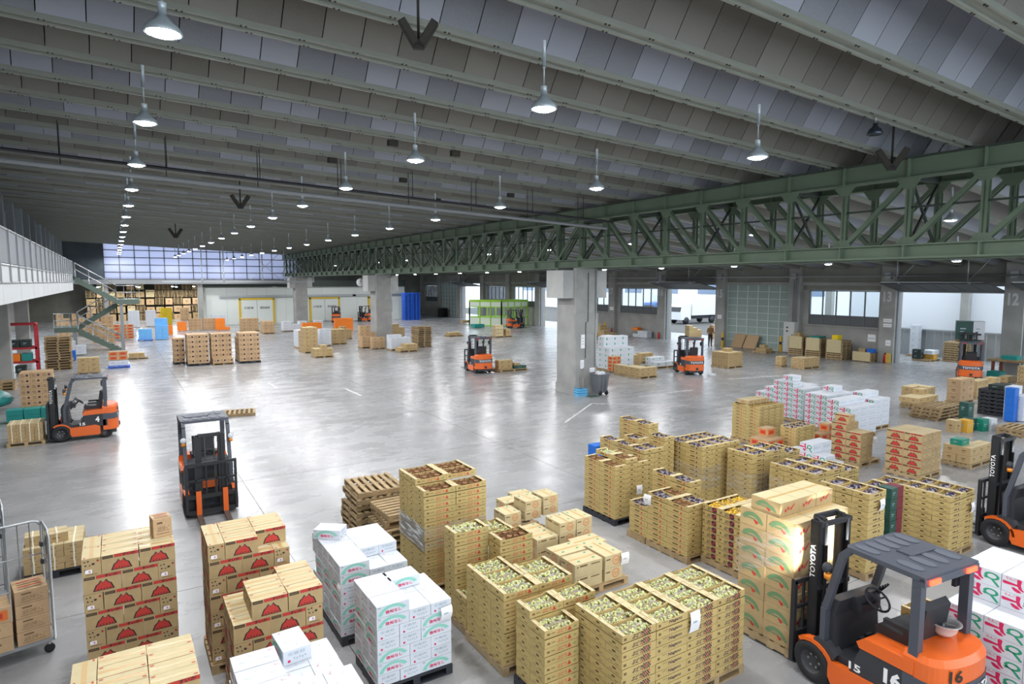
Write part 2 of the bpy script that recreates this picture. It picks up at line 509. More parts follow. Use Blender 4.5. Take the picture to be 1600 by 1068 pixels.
# ================================================================ concrete columns under the truss
CONCL = mat('column_concrete', '#9C9C99', .75, noise=.16, scale=1.3, bump=.04)
CONCP = mat('column_concrete_pale', '#B4B4B2', .7, noise=.08, scale=2)
def column(y, n):
    root = struct(empty('column', (17.82, y, 0)), 'square concrete column under the green truss')
    b = MB(); b.prism([(-.62, -.67), (.56, -.67), (.62, -.6), (.62, .67), (-.67, .67), (-.67, -.6)], 0, 5.6, CONCL, 'xy')
    b.build('shaft', root)
    b = MB(); b.box(-.71, -.71, 0, .66, .71, .42, CONCL); b.build('plinth', root)
    b = MB(); b.box(-1.25, -.55, 4.28, -.66, .7, 5.5, CONCP); b.build('corbel', root)
    b = MB(); b.box(.63, -.55, 4.28, 1.2, .7, 5.5, CONCP); b.build('corbel', root)
    b = MB(); b.box(-.68, -.69, 2.7, .63, -.66, 3.6, CONC); b.build('repair_patch', root)
    b = MB(); b.box(-.7, -.5, 5.5, .7, .6, 5.62, BLACKM); b.build('bearing_plate', root)
    return root
for n, y in enumerate((22.88, 47.9, 73.5)):
    column(y, n)
b = MB(); b.tube([(18.3, 22.17, .9), (18.3, 22.17, 5.6)], .03, GALV); b.tube([(17.72, 22.17, 1.6), (17.72, 22.17, 3.2), (17.85, 22.17, 3.25), (17.85, 22.17, 5.4)], .014, BLACKM, 6)
tag(b.build('conduit'), 'thin cable conduits running up the front of the nearest column', 'conduit')
for (x, z, w, h, lab) in ((17.47, 2.05, .2, .62, 'tall white notice sheet taped to the nearest column'), (17.45, 1.15, .18, .38, 'small white notice sheet low on the nearest column'),
                          (17.98, .95, .28, .2, 'white notice card above the bin on the nearest column')):
    b = MB(); b.box(x, 22.165 - .01, z, x + w, 22.205, z + h, PAPER)
    for q in range(3): b.box(x + .03, 22.153, z + h * (.3 + .2 * q), x + w - .03, 22.155, z + h * (.34 + .2 * q), INKS)
    tag(b.build('notice_sheet'), lab, 'notice')
# ================================================================ right-hand wall with the numbered loading bays
WR = struct(empty('wall_right'), 'concrete wall with numbered pillars and loading bays')
PIL = [8.15, 14.55, 21.05, 27.45, 33.9, 40.3, 46.85, 53.2, 59.6, 66.0, 72.4, 78.8, 85.2, 91.6]
NUMS = {14.55: '12', 21.05: '13', 33.9: '15', 40.3: '16', 46.85: '17'}
X0 = 40.8
NUMW = mat('painted_number', '#C9CCCC', .6)
for y in [-5, 1.7] + PIL:
    b = MB(); b.box(X0 - .25, y - .45, 0, X0 + .6, y + .45, 6.05, CONC)
    p = b.build('pillar', WR)
    if y in NUMS:
        t = MB(); t.text(NUMS[y], (X0 - .256, y + .28, 3.75), (0, -1, 0), (0, 0, 1), .5, .66, NUMW, 0, .04); t.build('bay_number', p)
b = MB(); b.box(X0, -12, 4.95, X0 + .5, 98, 6.6, CONCD); b.build('upper_wall', WR)
b = MB(); b.box(X0 - .1, -12, 4.75, X0 + .5, 98, 4.97, CONC); b.build('lintel', WR)
FRAME = mat('window_frame', '#6F7478', .5)
GREYP = mat('grey_panel', '#63676A', .6)
SHUT = mat('shutter_panel', '#98AAA3', .5, noise=.04, scale=2)
SHUTF = mat('shutter_frame', '#D3DAD9', .45)
def bay(i, kind, n):
    ya, yb = PIL[i] + .45, PIL[i + 1] - .45
    if kind == 'window':
        w = struct(empty('window_%d' % n), 'steel window band with five panes over grey panels in a concrete bay wall')
        b = MB(); b.box(X0 + .1, ya, 0, X0 + .4, yb, 2.1, CONC); b.build('bay_wall', WR)
        b = MB(); b.box(X0 + .1, ya, 4.42, X0 + .4, yb, 4.8, CONCD); b.build('bay_header', WR)
        y0, y1 = ya + .25, yb - .45
        b = MB(); b.box(X0 + .1, ya, 2.1, X0 + .4, y0, 4.42, CONC); b.box(X0 + .1, y1, 2.1, X0 + .4, yb, 4.42, CONC); b.build('bay_jamb', WR)
        for z in (2.1, 2.74, 4.38):
            b = MB(); b.box(X0 + .16, y0, z - .03, X0 + .26, y1, z + .03, FRAME); b.build('window_rail', w)
        for q in range(6):
            y = y0 + (y1 - y0) * q / 5
            b = MB(); b.box(X0 + .16, y - .03, 2.1, X0 + .26, y + .03, 4.4, FRAME); b.build('mullion', w)
        for q in range(5):
            a, c = y0 + (y1 - y0) * q / 5 + .03, y0 + (y1 - y0) * (q + 1) / 5 - .03
            b = MB(); b.box(X0 + .2, a, 2.77, X0 + .212, c, 4.35, GLASS); b.build('pane', w)
            b = MB(); b.box(X0 + .19, a, 2.13, X0 + .23, c, 2.71, GREYP); b.build('lower_panel', w)
        b = MB(); b.box(X0 - .02, ya, 2.0, X0 + .14, yb, 2.1, CONC); b.build('sill', w)
    elif kind == 'shutter':
        d = struct(empty('door_%d' % n), 'closed pale green overhead door of framed panels')
        nx, nz = 6, 9
        for q in range(nx):
            for r in range(nz):
                a, c = ya + (yb - ya) * q / nx + .03, ya + (yb - ya) * (q + 1) / nx - .03
                z0, z1 = 4.8 * r / nz + .02, 4.8 * (r + 1) / nz - .02
                b = MB(); b.box(X0 + .14, a, z0, X0 + .17, c, z1, SHUT); b.build('door_panel', d)
        for q in range(nx + 1):
            y = ya + (yb - ya) * q / nx
            b = MB(); b.box(X0 + .08, y - .03, 0, X0 + .16, y + .03, 4.8, SHUTF); b.build('stile', d)
        for r in range(nz + 1):
            b = MB(); b.box(X0 + .10, ya, 4.8 * r / nz - .022, X0 + .16, yb, 4.8 * r / nz + .022, SHUTF); b.build('rail', d)
    elif kind == 'open':
        d = struct(empty('door_%d' % n), 'overhead door tilted up open above a bright loading bay')
        for q in range(6):
            a, c = ya + (yb - ya) * q / 6 + .02, ya + (yb - ya) * (q + 1) / 6 - .02
            M_ = Matrix.Translation((X0 - .1, 0, 4.62)) @ Matrix.Rotation(R(-80), 4, 'Y')
            b = MB(); b.box(-.03, a, 0, .03, c, 2.2, DARKG, Matrix.Translation((X0 + .05, 0, 4.45)) @ Matrix.Rotation(R(-78), 4, 'Y')); b.build('door_panel', d)
        b = MB(); b.box(X0 + .02, ya, 4.36, X0 + .12, yb, 4.5, GREYM)
        b.build('bottom_rail', d)
        for y in (ya + .04, yb - .04):
            b = MB(); b.box(X0 - .05, y - .05, 0, X0 + .2, y + .05, 4.75, GREYM); b.build('guide_rail', d)
        for y in (ya + .9, yb - 1.1):
            b = MB(); b.tube([(X0 - 2.4, y, 4.95), (X0 - .2, y, 4.62)], .035, GALV); b.tube([(X0 - 2.4, y, 4.95), (X0 - 2.4, y, 6.2)], .03, GALV)
            b.tube([(X0 - 2.4, y, 5.0), (X0 - 1.4, y - .6, 6.2)], .025, GALV); b.build('hanger', d)
        b = MB(); b.tube([(X0 - 2.4, ya + .2, 4.98), (X0 - 2.4, yb - .2, 4.98)], .045, GALV); b.build('torsion_bar', d)
KIN = {1: 'open', 2: 'window', 3: 'shutter', 4: 'open', 5: 'window', 6: 'window', 7: 'open', 8: 'window', 9: 'window', 10: 'open', 11: 'shutter', 12: 'window', 0: 'open'}
for n, i in enumerate(sorted(KIN)):
    bay(i, KIN[i], n + 1)
# horizontal pipe, fittings boxes and conduits along the wall
b = MB(); b.tube([(X0 - .5, 8, 5.35), (X0 - .5, 47, 5.35)], .05, GALV); tag(b.build('wall_pipe'), 'long pale pipe running high along the loading bay wall', 'pipe')
for y, lab in ((14.55, 'grey junction box high on pillar twelve'), (21.05, 'grey junction box high on pillar thirteen'), (27.45, 'grey junction box high beside the closed overhead door'),
               (33.9, 'grey junction box high on pillar fifteen'), (40.3, 'grey junction box high on pillar sixteen')):
    b = MB(); b.box(X0 - .45, y - .2, 5.15, X0 - .25, y + .2, 5.6, GREYM); b.box(X0 - .46, y - .17, 5.18, X0 - .45, y + .17, 5.57, GALV); tag(b.build('junction_box'), lab, 'junction box', 'junction boxes on the loading bay pillars')
cd = empty('cable_conduits', (X0 - .3, 27.45, 0), 0, 'three grey conduits on the pillar beside the electrical cabinet', 'conduit')
for q in range(3):
    b = MB(); b.tube([(0, -.25 + .15 * q, 2.2), (0, -.25 + .15 * q, 5.2)], .03, GREYM); b.build('pipe', cd)
ec = empty('electrical_cabinet', (X0 - .45, 27.5, 0), 0, 'tall pale electrical cabinet against the pillar by the closed door', 'cabinet')
CABW = mat('cabinet_white', '#C9CBC8', .5)
b = MB(); b.box(-.2, -.42, .05, .2, .42, 2.2, CABW); b.build('body', ec)
b = MB(); b.box(-.215, -.38, .1, -.2, .38, 2.15, CABW); o = b.build('cabinet_door', ec)
b = MB(); b.box(-.24, -.3, 1.15, -.215, -.26, 1.35, BLACKM); b.build('handle', o)
for z in (1.75, 1.5):
    b = MB(); b.box(-.222, .05, z, -.215, .2, z + .1, BLACKM); b.build('meter', ec)
for (y, z, w, h, lab) in ((22.1, 1.2, .5, .45, 'white notice board sheet on the wall under the window'), (21.0, 2.5, .5, .22, 'pale sign plate on pillar thirteen, upper of two'), (21.0, 2.2, .5, .22, 'pale sign plate on pillar thirteen, lower of two'),
                          (20.9, 1.05, .3, .35, 'white sheet pinned low on pillar thirteen'), (33.9, 2.1, .4, .3, 'pale sign plate on pillar fifteen'), (46.8, 2.3, .5, .3, 'pale sign plate on pillar seventeen')):
    b = MB(); x = X0 - .27 if abs(y - 22.1) > .1 else X0 + .07
    b.box(x, y - w / 2, z, x + .03, y + w / 2, z + h, PAPER); b.box(x - .004, y - w / 2 + .05, z + h * .4, x, y + w / 2 - .05, z + h * .5, INKS)
    tag(b.build('sign_plate'), lab, 'sign')
# ================================================================ what lies outside the bays
OUTW = mat('dock_screen_white', '#E6EAF0', .6)
OUTF = mat('yard_concrete', '#B9BABA', .8, noise=.08, scale=.6)
b = MB(); b.box(46.6, 9, 1.75, 46.7, 27, 6.5, OUTW); DS = tag(b.build('dock_screen'), 'tall white weather screen beyond the loading door', 'screen')
b = MB()
for q in range(36): b.box(46.5, 9 + q * .5, 0, 46.6, 9.46 + q * .5, 1.75, GALV)
b.build('skirting_sheet', DS)
b = MB(); b.box(46.3, 9, 1.72, 46.6, 27, 1.82, GALV); b.build('handrail', DS)
b = MB(); b.box(45.85, 18.85, 0, 46.3, 19.3, 6.5, CONC); struct(b.build('column'), 'outdoor concrete post of the loading dock')
b = MB(); b.box(46.3, 28.2, 0, 46.7, 28.7, 6.5, CONC); struct(b.build('column'), 'outdoor concrete post further along the loading dock')
yard = MB(); yard.box(74, 5, 0, 75, 130, 9, OUTW)
YD = tag(yard.build('warehouse_block'), 'long white building far across the yard', 'building')
for q in range(14):
    b = MB(); b.box(73.94, 14 + q * 8, 3.2, 74, 18 + q * 8, 5.0, mat('far_window', '#7E8FA8', .2)); b.build('window', YD)
TRW = mat('truck_white', '#E3E6EA', .4); TRB = mat('truck_blue', '#4C6FB0', .4)
for (x, y, lab, m) in ((60, 54, 'white box truck parked in the yard beyond the open door', TRW), (62, 60.5, 'blue cab box truck parked in the yard beyond the open door', TRB)):
    t = empty('box_truck', (x, y, 0), R(90), lab, 'truck', 'trucks in the yard')
    b = MB(); b.box(-1.1, -3, 1.0, 1.1, 1.6, 3.3, TRW); b.build('cargo_box', t)
    b = MB(); b.prism([(1.75, .5), (3.4, .5), (3.4, 1.4), (3.1, 2.3), (1.75, 2.4)], -1.05, 1.05, m); b.build('cab', t)
    b = MB(); b.prism([(3.27, 1.45), (3.42, 1.45), (3.12, 2.2), (3.0, 2.2)], -.9, .9, BLACKP); b.build('windscreen', t)
    b = MB(); b.box(-.9, -2.9, .6, .9, 3.2, .95, BLACKM); b.build('chassis', t)
    for yy in (-2, 2.5):
        for s in (-1, 1):
            b = MB(); b.lathe((s * .95, yy, .42), [(0, -.13), (.42, -.13), (.42, .13), (0, .13)], BLACKM, 14, 'x'); b.build('wheel', t)
# ================================================================ far end: translucent gable, annex, cold store
TRAN = translucent('translucent_sheet', '#D4D7E8', .8)
WF = struct(empty('wall_far'), 'translucent end wall of blue-white sheets in a steel grid')
b = MB(); b.box(XL - .5, YE, 4.9, -.75, YE + .3, 10.5, mat('gable_steel', '#4A545C', .7, noise=.2, scale=.7)); b.build('gable_panel', WF)
for i in range(14):
    x0 = -.75 + i * 1.41
    for r in range(5):
        z0 = 5.25 + r * .78
        b = MB(); b.box(x0 + .03, YE + .05, z0 + .02, x0 + 1.38, YE + .07, z0 + .76, TRAN); b.build('sheet', WF)
for i in range(15):
    b = MB(); b.box(-.75 + i * 1.41 - .03, YE, 5.2, -.75 + i * 1.41 + .03, YE + .12, 9.3, DARKG); b.build('mullion', WF)
for r in range(6):
    b = MB(); b.box(-.75, YE - .02, 5.25 + r * .78 - .035, 19.0, YE + .1, 5.25 + r * .78 + .035, DARKG); b.build('girt', WF)
b = MB(); b.box(XL - 4, YE - .1, 4.75, 19.2, YE + .4, 5.22, GREYM); b.build('header_beam', WF)
b = MB(); b.box(19.2, 92, 0, 41.5, 92.4, 9.5, CONCD); b.build('gable_panel', WF)
b = MB(); b.box(-9, 99, 0, 20, 99.4, 5.5, CONCD); b.build('annex_wall', WF)
b = MB(); b.box(-9, YE + .3, 5.2, 20, 99.4, 5.5, CONCD); struct(b.build('trim_2'), 'concrete slab over the low space under the far gable')
b = MB(); b.box(-.9, YE + .2, 0, -.5, YE + .6, 5.2, CONC); struct(b.build('column'), 'concrete post below the far gable, by the stairs')
b = MB(); b.box(8.1, YE + .2, 0, 8.6, YE + .7, 5.2, CONC); struct(b.build('column'), 'concrete post below the far gable, beside the cold store')
COLDW = mat('cold_store_panel', '#DEE4DF', .5); COLDY = mat('yellow_frame', '#D9B526', .5)
CS = empty('cold_store', (0, 81, 0), 0, 'long white insulated cold store with yellow framed sliding doors', 'cold room')
for q in range(11):
    x0 = 9.0 + q * 2.22
    b = MB(); b.box(x0, 0, 0, x0 + 2.205, .15, 4.35, COLDW); b.build('wall_panel', CS)
b = MB(); b.box(8.9, .15, 0, 33.5, 8, 4.33, COLDW); b.build('body', CS)
b = MB(); b.box(9, -.35, 4.4, 33.4, 0, 5.2, STEELGD); b.build('upper_fascia', CS)
for (x0, x1) in ((12.6, 16.4), (20.8, 24.4), (28.4, 31.2)):
    d = MB(); d.box(x0 + .1, -.12, .1, (x0 + x1) / 2 - .02, 0, 2.85, COLDW); dd = d.build('sliding_door', CS)
    d = MB(); d.box((x0 + x1) / 2 + .02, -.12, .1, x1 - .1, 0, 2.85, COLDW); d2 = d.build('sliding_door', CS)
    b = MB(); b.text('冷蔵庫', ((x0 + x1) / 2 - 1.5, -.13, 1.75), (1, 0, 0), (0, 0, 1), 1.1, .3, INK); b.build('lettering', dd)
    b = MB(); b.text('開放厳禁', ((x0 + x1) / 2 + .35, -.13, 1.75), (1, 0, 0), (0, 0, 1), 1.1, .3, INK); b.build('lettering', d2)
    b = MB(); b.box(x0 - .12, -.16, 0, x0 + .1, 0, 3.0, COLDY); b.box(x1 - .1, -.16, 0, x1 + .12, 0, 3.0, COLDY); b.box(x0 - .12, -.16, 2.85, x1 + .12, 0, 3.05, COLDY); b.build('door_frame', CS)
    b = MB(); b.box(x0 - 2.2, -.2, 3.15, x1 + 2.2, 0, 3.4, GALV); b.build('track', CS)
# ================================================================ left side: wall, mezzanine walkway, stairs
LWM = mat('left_wall_steel', '#98A3AA', .6, noise=.12, scale=.8)
WL = struct(empty('wall_left'), 'blue-grey steel clad wall above the walkway')
b = MB(); b.box(XL - .4, YB, 4.6, XL, YE, 10.4, LWM); b.build('upper_cladding', WL)
for q in range(22):
    y = 1 + q * 3.75
    b = MB(); b.box(XL, y, 4.6, XL + .35, y + .5, 9.4, GREYM if q % 3 else LWM); b.build('pilaster', WL)
    if q % 3:
        b = MB(); b.box(XL, y + .7, 6.2, XL + .08, y + 3.5, 8.6, mat('recess_panel', '#8B979D', .5)); b.build('louvre_panel', WL)
        b = MB(); b.box(XL, y + .6, 5.9, XL + .22, y + 3.6, 6.2, DARKG); b.build('ledge', WL)
b = MB(); b.box(-9.4, YB, 0, -9, 99, 5, CONC); b.build('lower_wall', WL)
MZX = -2.4
MZ = struct(empty('trim_3'), 'raised walkway with white fascia and grey panel balustrade')
FASC = mat('white_fascia', '#C4C7C8', .6, noise=.05, scale=.7)
for q in range(14):
    y = 2 + q * 3.75
    b = MB(); b.box(MZX - .08, y + .01, 4.42, MZX, y + 3.74, 5.42, FASC); b.build('fascia_panel', MZ)
b = MB(); b.box(-9, YB, 4.45, MZX - .08, 54.5, 4.9, CONCD); b.build('deck', MZ)
for q in range(29):
    y = 1.8 + q * 1.85
    b = MB(); b.box(MZX - .03, y, 4.95, MZX + .05, y + .07, 6.42, GREYM); b.build('post', MZ)
    b = MB(); b.box(MZX - .02, y + .07, 5.5, MZX, y + 1.85, 6.38, mat('balustrade_panel', '#7C8186', .6)); b.build('balustrade_panel', MZ)
    b = MB(); b.bar((MZX - .6, y, 5.1), (MZX - .03, y, 6.1), .05, .05, GREYM); b.build('brace', MZ)
for z in (6.42, 5.45, 4.98):
    b = MB(); b.tube([(MZX, 1.5, z), (MZX, 55, z)], .035, GALV); b.build('handrail', MZ)
for y in (12, 24, 33, 42, 51):
    b = MB(); b.box(-5.4, y - .35, 0, -4.7, y + .35, 4.5, CONC); struct(b.build('column'), 'concrete post carrying the raised walkway')
STG = mat('stair_green', '#5C6C62', .55)
SR = empty('staircase', (0, 55, 0), 0, 'green steel staircase zigzagging down from the raised walkway', 'staircase')
def flight(x0, z0, x1, z1, y, n):
    for s in (0, 1.1):
        b = MB(); b.bar((x0, y + s, z0 - .12), (x1, y + s, z1 - .12), .06, .34, STG, (0, 1, 0)); b.v = b.v
        b = MB(); b.prism([(x0, z0 + .02), (x1, z1 + .02), (x1, z1 - .38), (x0, z0 - .38)], y + s - .03, y + s + .03, STG, 'xz'); b.build('stringer', SR)
        b = MB(); b.tube([(x0, y + s, z0 + 1.0), (x1, y + s, z1 + 1.0)], .035, GALV); b.tube([(x0, y + s, z0 + .55), (x1, y + s, z1 + .55)], .02, GALV); b.build('handrail', SR)
        for q in range(4):
            t = q / 3
            x, z = x0 + (x1 - x0) * t, z0 + (z1 - z0) * t
            b = MB(); b.tube([(x, y + s, z), (x, y + s, z + 1.0)], .022, GALV); b.build('baluster', SR)
    for q in range(n):
        t = (q + .5) / n
        x, z = x0 + (x1 - x0) * t, z0 + (z1 - z0) * t
        b = MB(); b.box(x - .14, y, z - .03, x + .14, y + 1.1, z, STG); b.build('tread', SR)
flight(-2.3, 5.35, .15, 3.75, 0, 10)
flight(.15, 3.45, -2.4, 1.75, 1.3, 10)
flight(-2.3, 1.6, .3, .05, 0, 9)
b = MB(); b.box(.15, 0, 3.35, 1.6, 2.4, 3.72, STG); b.build('landing', SR)
b = MB(); b.box(-3.7, 0, 1.4, -2.3, 2.4, 1.75, STG); b.build('landing', SR)
for (xa, xb, z) in ((.15, 1.6, 3.72), (-3.7, -2.3, 1.75)):
    b = MB()
    for zz in (.5, 1.0): b.tube([(xa, 0, z + zz), (xb, 0, z + zz)], .03, GALV)
    for t in range(4): b.tube([(xa + (xb - xa) * t / 3, 0, z), (xa + (xb - xa) * t / 3, 0, z + 1.0)], .022, GALV)
    b.build('landing_rail', SR)
for (x, z) in ((.42, 3.4), (-2.5, 1.4)):
    b = MB(); b.box(x - .11, .05, 0, x + .11, .25, z, GREYM); b.build('post', SR)
# ================================================================ high-bay pendant lamps
LENS = mat('lamp_lens', '#FFFFFF', .4, emit=((.93, .97, 1.0), 60.0))
LAMPW = mat('lamp_white', '#C6D2D8', .35, metal=.3)
_lm = {}
b = MB(); b.tube([(0, 0, .34), (0, 0, .62)], .012, LAMPW, 6); b.tube([(0, 0, .62), (0, 0, 1.02)], .03, LAMPW, 8); _lm['stem'] = b.mesh('stem')
b = MB(); b.tube([(0, 0, .2), (0, 0, .34)], .05, LAMPW, 10); _lm['driver_housing'] = b.mesh('driver_housing')
b = MB(); b.lathe((0, 0, 0), [(.0, .21), (.06, .2), (.11, .13), (.19, .06), (.21, .0), (.2, -.01), (.17, .01)], LAMPW, 20); _lm['reflector'] = b.mesh('reflector')
b = MB(); b.lathe((0, 0, 0), [(.0, -.045), (.08, -.04), (.14, -.02), (.17, .005)], LENS, 18); _lm['lens'] = b.mesh('lens')
_ld = bpy.data.lights.new('lamp_light', 'SPOT')
_ld.energy = LAMP_W * 2.0; _ld.color = (.97, .98, 1.0); _ld.shadow_soft_size = .22; _ld.spot_size = R(177); _ld.spot_blend = .45
def lamp(x, y, z, label, group):
    t = empty('pendant_lamp', (x, y, z), 0, label, 'lamp', group)
    for k, me in _lm.items():
        add(k, me, t)
    l = bpy.data.objects.new('lamp_light', _ld); COL.objects.link(l); l.parent = t; l.location = (0, 0, -.1)
    return t
LS = PITCH * 3
for (row, x, nm) in ((0, .64, 'row nearest the raised walkway'), (1, 5.8, 'middle row of the hall'), (2, 10.95, 'row nearest the green truss')):
    n = 0
    for k in range(-2, 15):
        y = 8.35 + LS * k
        if y > 78: continue
        if k < 0: lab = 'pendant lamp behind the camera, %s' % (nm if k == -1 else nm.replace('row', 'row end'))
        else:
            n += 1; lab = 'lit white pendant lamp, %s from here in the %s' % (NUM[n - 1], nm)
        lamp(x, y + (.35 if row == 0 else 0), zr(x) - 1.0, lab, 'high-bay lamps under the roof')
for (row, x, y0, dz, nm, st, cnt) in ((3, 22.5, 9.9, .75, 'row seen through the green truss', 7.3, 10), (4, 30.0, 12.88, 1.06, 'row under the loading bay roof', 5.65, 13)):
    for k in range(-1, cnt):
        y = y0 + st * k
        lab = 'lit pendant lamp, %s from here in the %s' % (NUM[k], nm) if k >= 0 else 'pendant lamp behind view, ' + nm
        lamp(x, y, zr(x) - dz, lab, 'lamps over the loading bays')
for q, (x, y) in enumerate(((-1.5, 88), (2.5, 85), (2.5, 93), (6.5, 88), (-1.5, 93.6), (6.5, 93.6), (9.0, 93.6))):  # lamps added to brighten the dark annex and its crate wall
    lamp(x, y, 4.4, 'small pendant lamp added to brighten the low annex, %s' % ['by the stairs', 'front', 'by the crate wall', 'beside the cold store', 'over the crate wall end', 'over the crate wall middle', 'over the crate wall corner'][q], 'lamps added to brighten the annex')
# an unlit dome lamp
t = empty('dome_lamp', (13.4, 7.4, zr(13.4) - .32), 0, 'small dark unlit dome lamp close under the roof panels', 'lamp')
DOME = mat('dome_glass', '#3D4450', .15, metal=.5)
b = MB(); b.lathe((0, 0, 0), [(0, .2), (.04, .2), (.05, .14), (.12, .08), (.16, -.02), (.14, -.03), (0, .02)], DOME, 16); b.build('shade', t)
b = MB(); b.tube([(0, 0, .2), (0, 0, .32)], .02, GALV, 8); b.build('stem', t)
# hanging loudspeaker clusters
SPK = mat('speaker_dark', '#2E2B26', .7); SPG = mat('speaker_grille', '#3E3B34', .8)
def speakers(x, y, z, rz, label, s=1.):
    t = empty('speaker_cluster', (x, y, z), rz, label, 'speaker', 'loudspeakers hung from the roof'); t.scale = (s, s, s)
    b = MB(); b.tube([(0, 0, .05), (0, 0, 1.0)], .025, SPK, 8); b.build('hanging_pole', t)
    for q, a in enumerate((-32, 32)):
        M_ = Matrix.Translation((math.sin(R(a)) * .08, 0, .02)) @ Matrix.Rotation(R(a), 4, 'Y')
        b = MB(); b.box(-.07, -.1, 0, .07, .1, .5, SPK, M_); o = b.build('column_speaker', t)
        b = MB(); b.box(-.055, -.112, .03, .055, -.1, .47, SPG, M_); b.build('grille', o)
    b = MB(); b.box(-.1, -.05, -.05, .1, .05, .06, SPK); b.build('bracket', t)
speakers(3.62, 8.15, 8.13, R(-25), 'pair of dark column speakers hanging near the top of the view', .72)
speakers(16.2, 8.5, 7.75, R(-60), 'pair of dark column speakers hanging close to the green truss')
speakers(4.3, 26.6, 7.85, R(-10), 'pair of dark column speakers hanging halfway down the hall')
speakers(3.6, 47, 7.9, R(-10), 'pair of dark column speakers hanging far down the hall', 1.2)
for (x, y, lab) in ((6.3, 15.9, 'small dark smoke detector box on a rib, nearest'), (8.1, 15.9, 'small dark detector box on a rib, second'), (5.7, 19.2, 'small dark detector box on a rib, third'), (8.6, 20.8, 'small dark detector box on a rib, fourth'),
                    (13.0, 20.9, 'small dark detector box on a rib, fifth'), (11.5, 24.2, 'small dark detector box on a rib, sixth')):
    b = MB(); b.box(x - .13, y - .06, zr(x) - .16, x + .13, y + .06, zr(x) - .01, SPK); b.box(x - .1, y - .066, zr(x) - .14, x + .1, y - .06, zr(x) - .03, SPG)
    tag(b.build('detector_box'), lab, 'detector', 'detector boxes on the ribs')
# cross pipes slung under the roof
for (y, dz, r, nm) in ((20.0, .78, .045, 'dark upper pipe slung across the hall under the roof'), (20.35, 1.0, .06, 'pale lower pipe slung across the hall under the roof')):
    t = empty('cross_pipe', (0, y, 0), 0, nm, 'pipe', 'pipes slung across the hall')
    b = MB(); b.tube([(XL, 0, zr(XL) - dz), (17.3, 0, zr(17.3) - dz)], r, BLACKM if r < .05 else GREYM, 10); b.build('pipe', t)
    for q in range(9):
        x = XL + 1.2 + q * 2.4
        b = MB(); b.tube([(x, 0, zr(x) - dz), (x, 0, zr(x) + .1)], .012, BLACKM, 6); b.build('hanger_rod', t)
b = empty('hanging_frame', (0, 70, 0), 0, 'pale hanging steel frame with rods in front of the far gable', 'frame')
for x in (7.5, 9.5, 13.2, 15.4, 18.4):
    m = MB(); m.box(x - .05, 0, 5.0, x + .05, .1, 8.6, GALV); m.build('rod', b)
m = MB(); m.box(4.0, 0, 4.95, 18.5, .12, 5.1, GALV); m.build('rail', b)
for (xa, xb) in ((12, 15), (15, 12), (15.5, 18.3), (18.3, 15.5)):
    m = MB(); m.bar((xa, 0, 5.2), (xb, 0, 8.0), .05, .05, GALV); m.build('brace', b)
ck = empty('wall_clock', (16.62, 49.3, 4.95), R(10), 'round white clock hung beside the second concrete column', 'clock')
m = MB(); m.lathe((0, 0, 0), [(0, -.07), (.3, -.07), (.33, 0), (.3, .07), (0, .07)], PAPER, 20, 'y'); m.build('face', ck)
m = MB(); m.box(-.012, -.085, 0, .012, -.072, .2, INK); m.box(0, -.085, -.012, .15, -.072, .012, INK); m.build('hands', ck)
m = MB(); m.tube([(.3, 0, 0), (.75, 0, 0)], .025, GALV, 6); m.build('arm', ck)
# ================================================================ electric counterbalance forklifts
ORG = mat('orange_paint', '#E4661F', .38, coat=.3)
CHAR = mat('charcoal_paint', '#4A4E58', .45)
CHARD = mat('charcoal_plastic', '#34363B', .6)
TYRE = mat('tyre_rubber', '#232326', .8)
RIMM = mat('wheel_rim', '#3C3D40', .5)
SEATM = mat('seat_vinyl', '#2A2B2F', .5)
DECW = mat('decal_white', '#F0F0F0', .5)
REDL = mat('red_lamp', '#E8402A', .3, emit=('#FF3A20', 5.0))
AMB = mat('amber_lamp', '#D9861E', .3)
REDR = mat('red_panel', '#B3372C', .5)
def fk_meshes():
    M = {}
    def put(name, b, parent=None): M.setdefault(name, []).append((b, parent))
    return M
_FK = {}
def rounded(x0, x1, r, n=4):
    return [(x1 - r + r * math.sin(a), r - r * math.cos(a)) for a in [math.pi / 2 * i / n for i in range(n + 1)]]
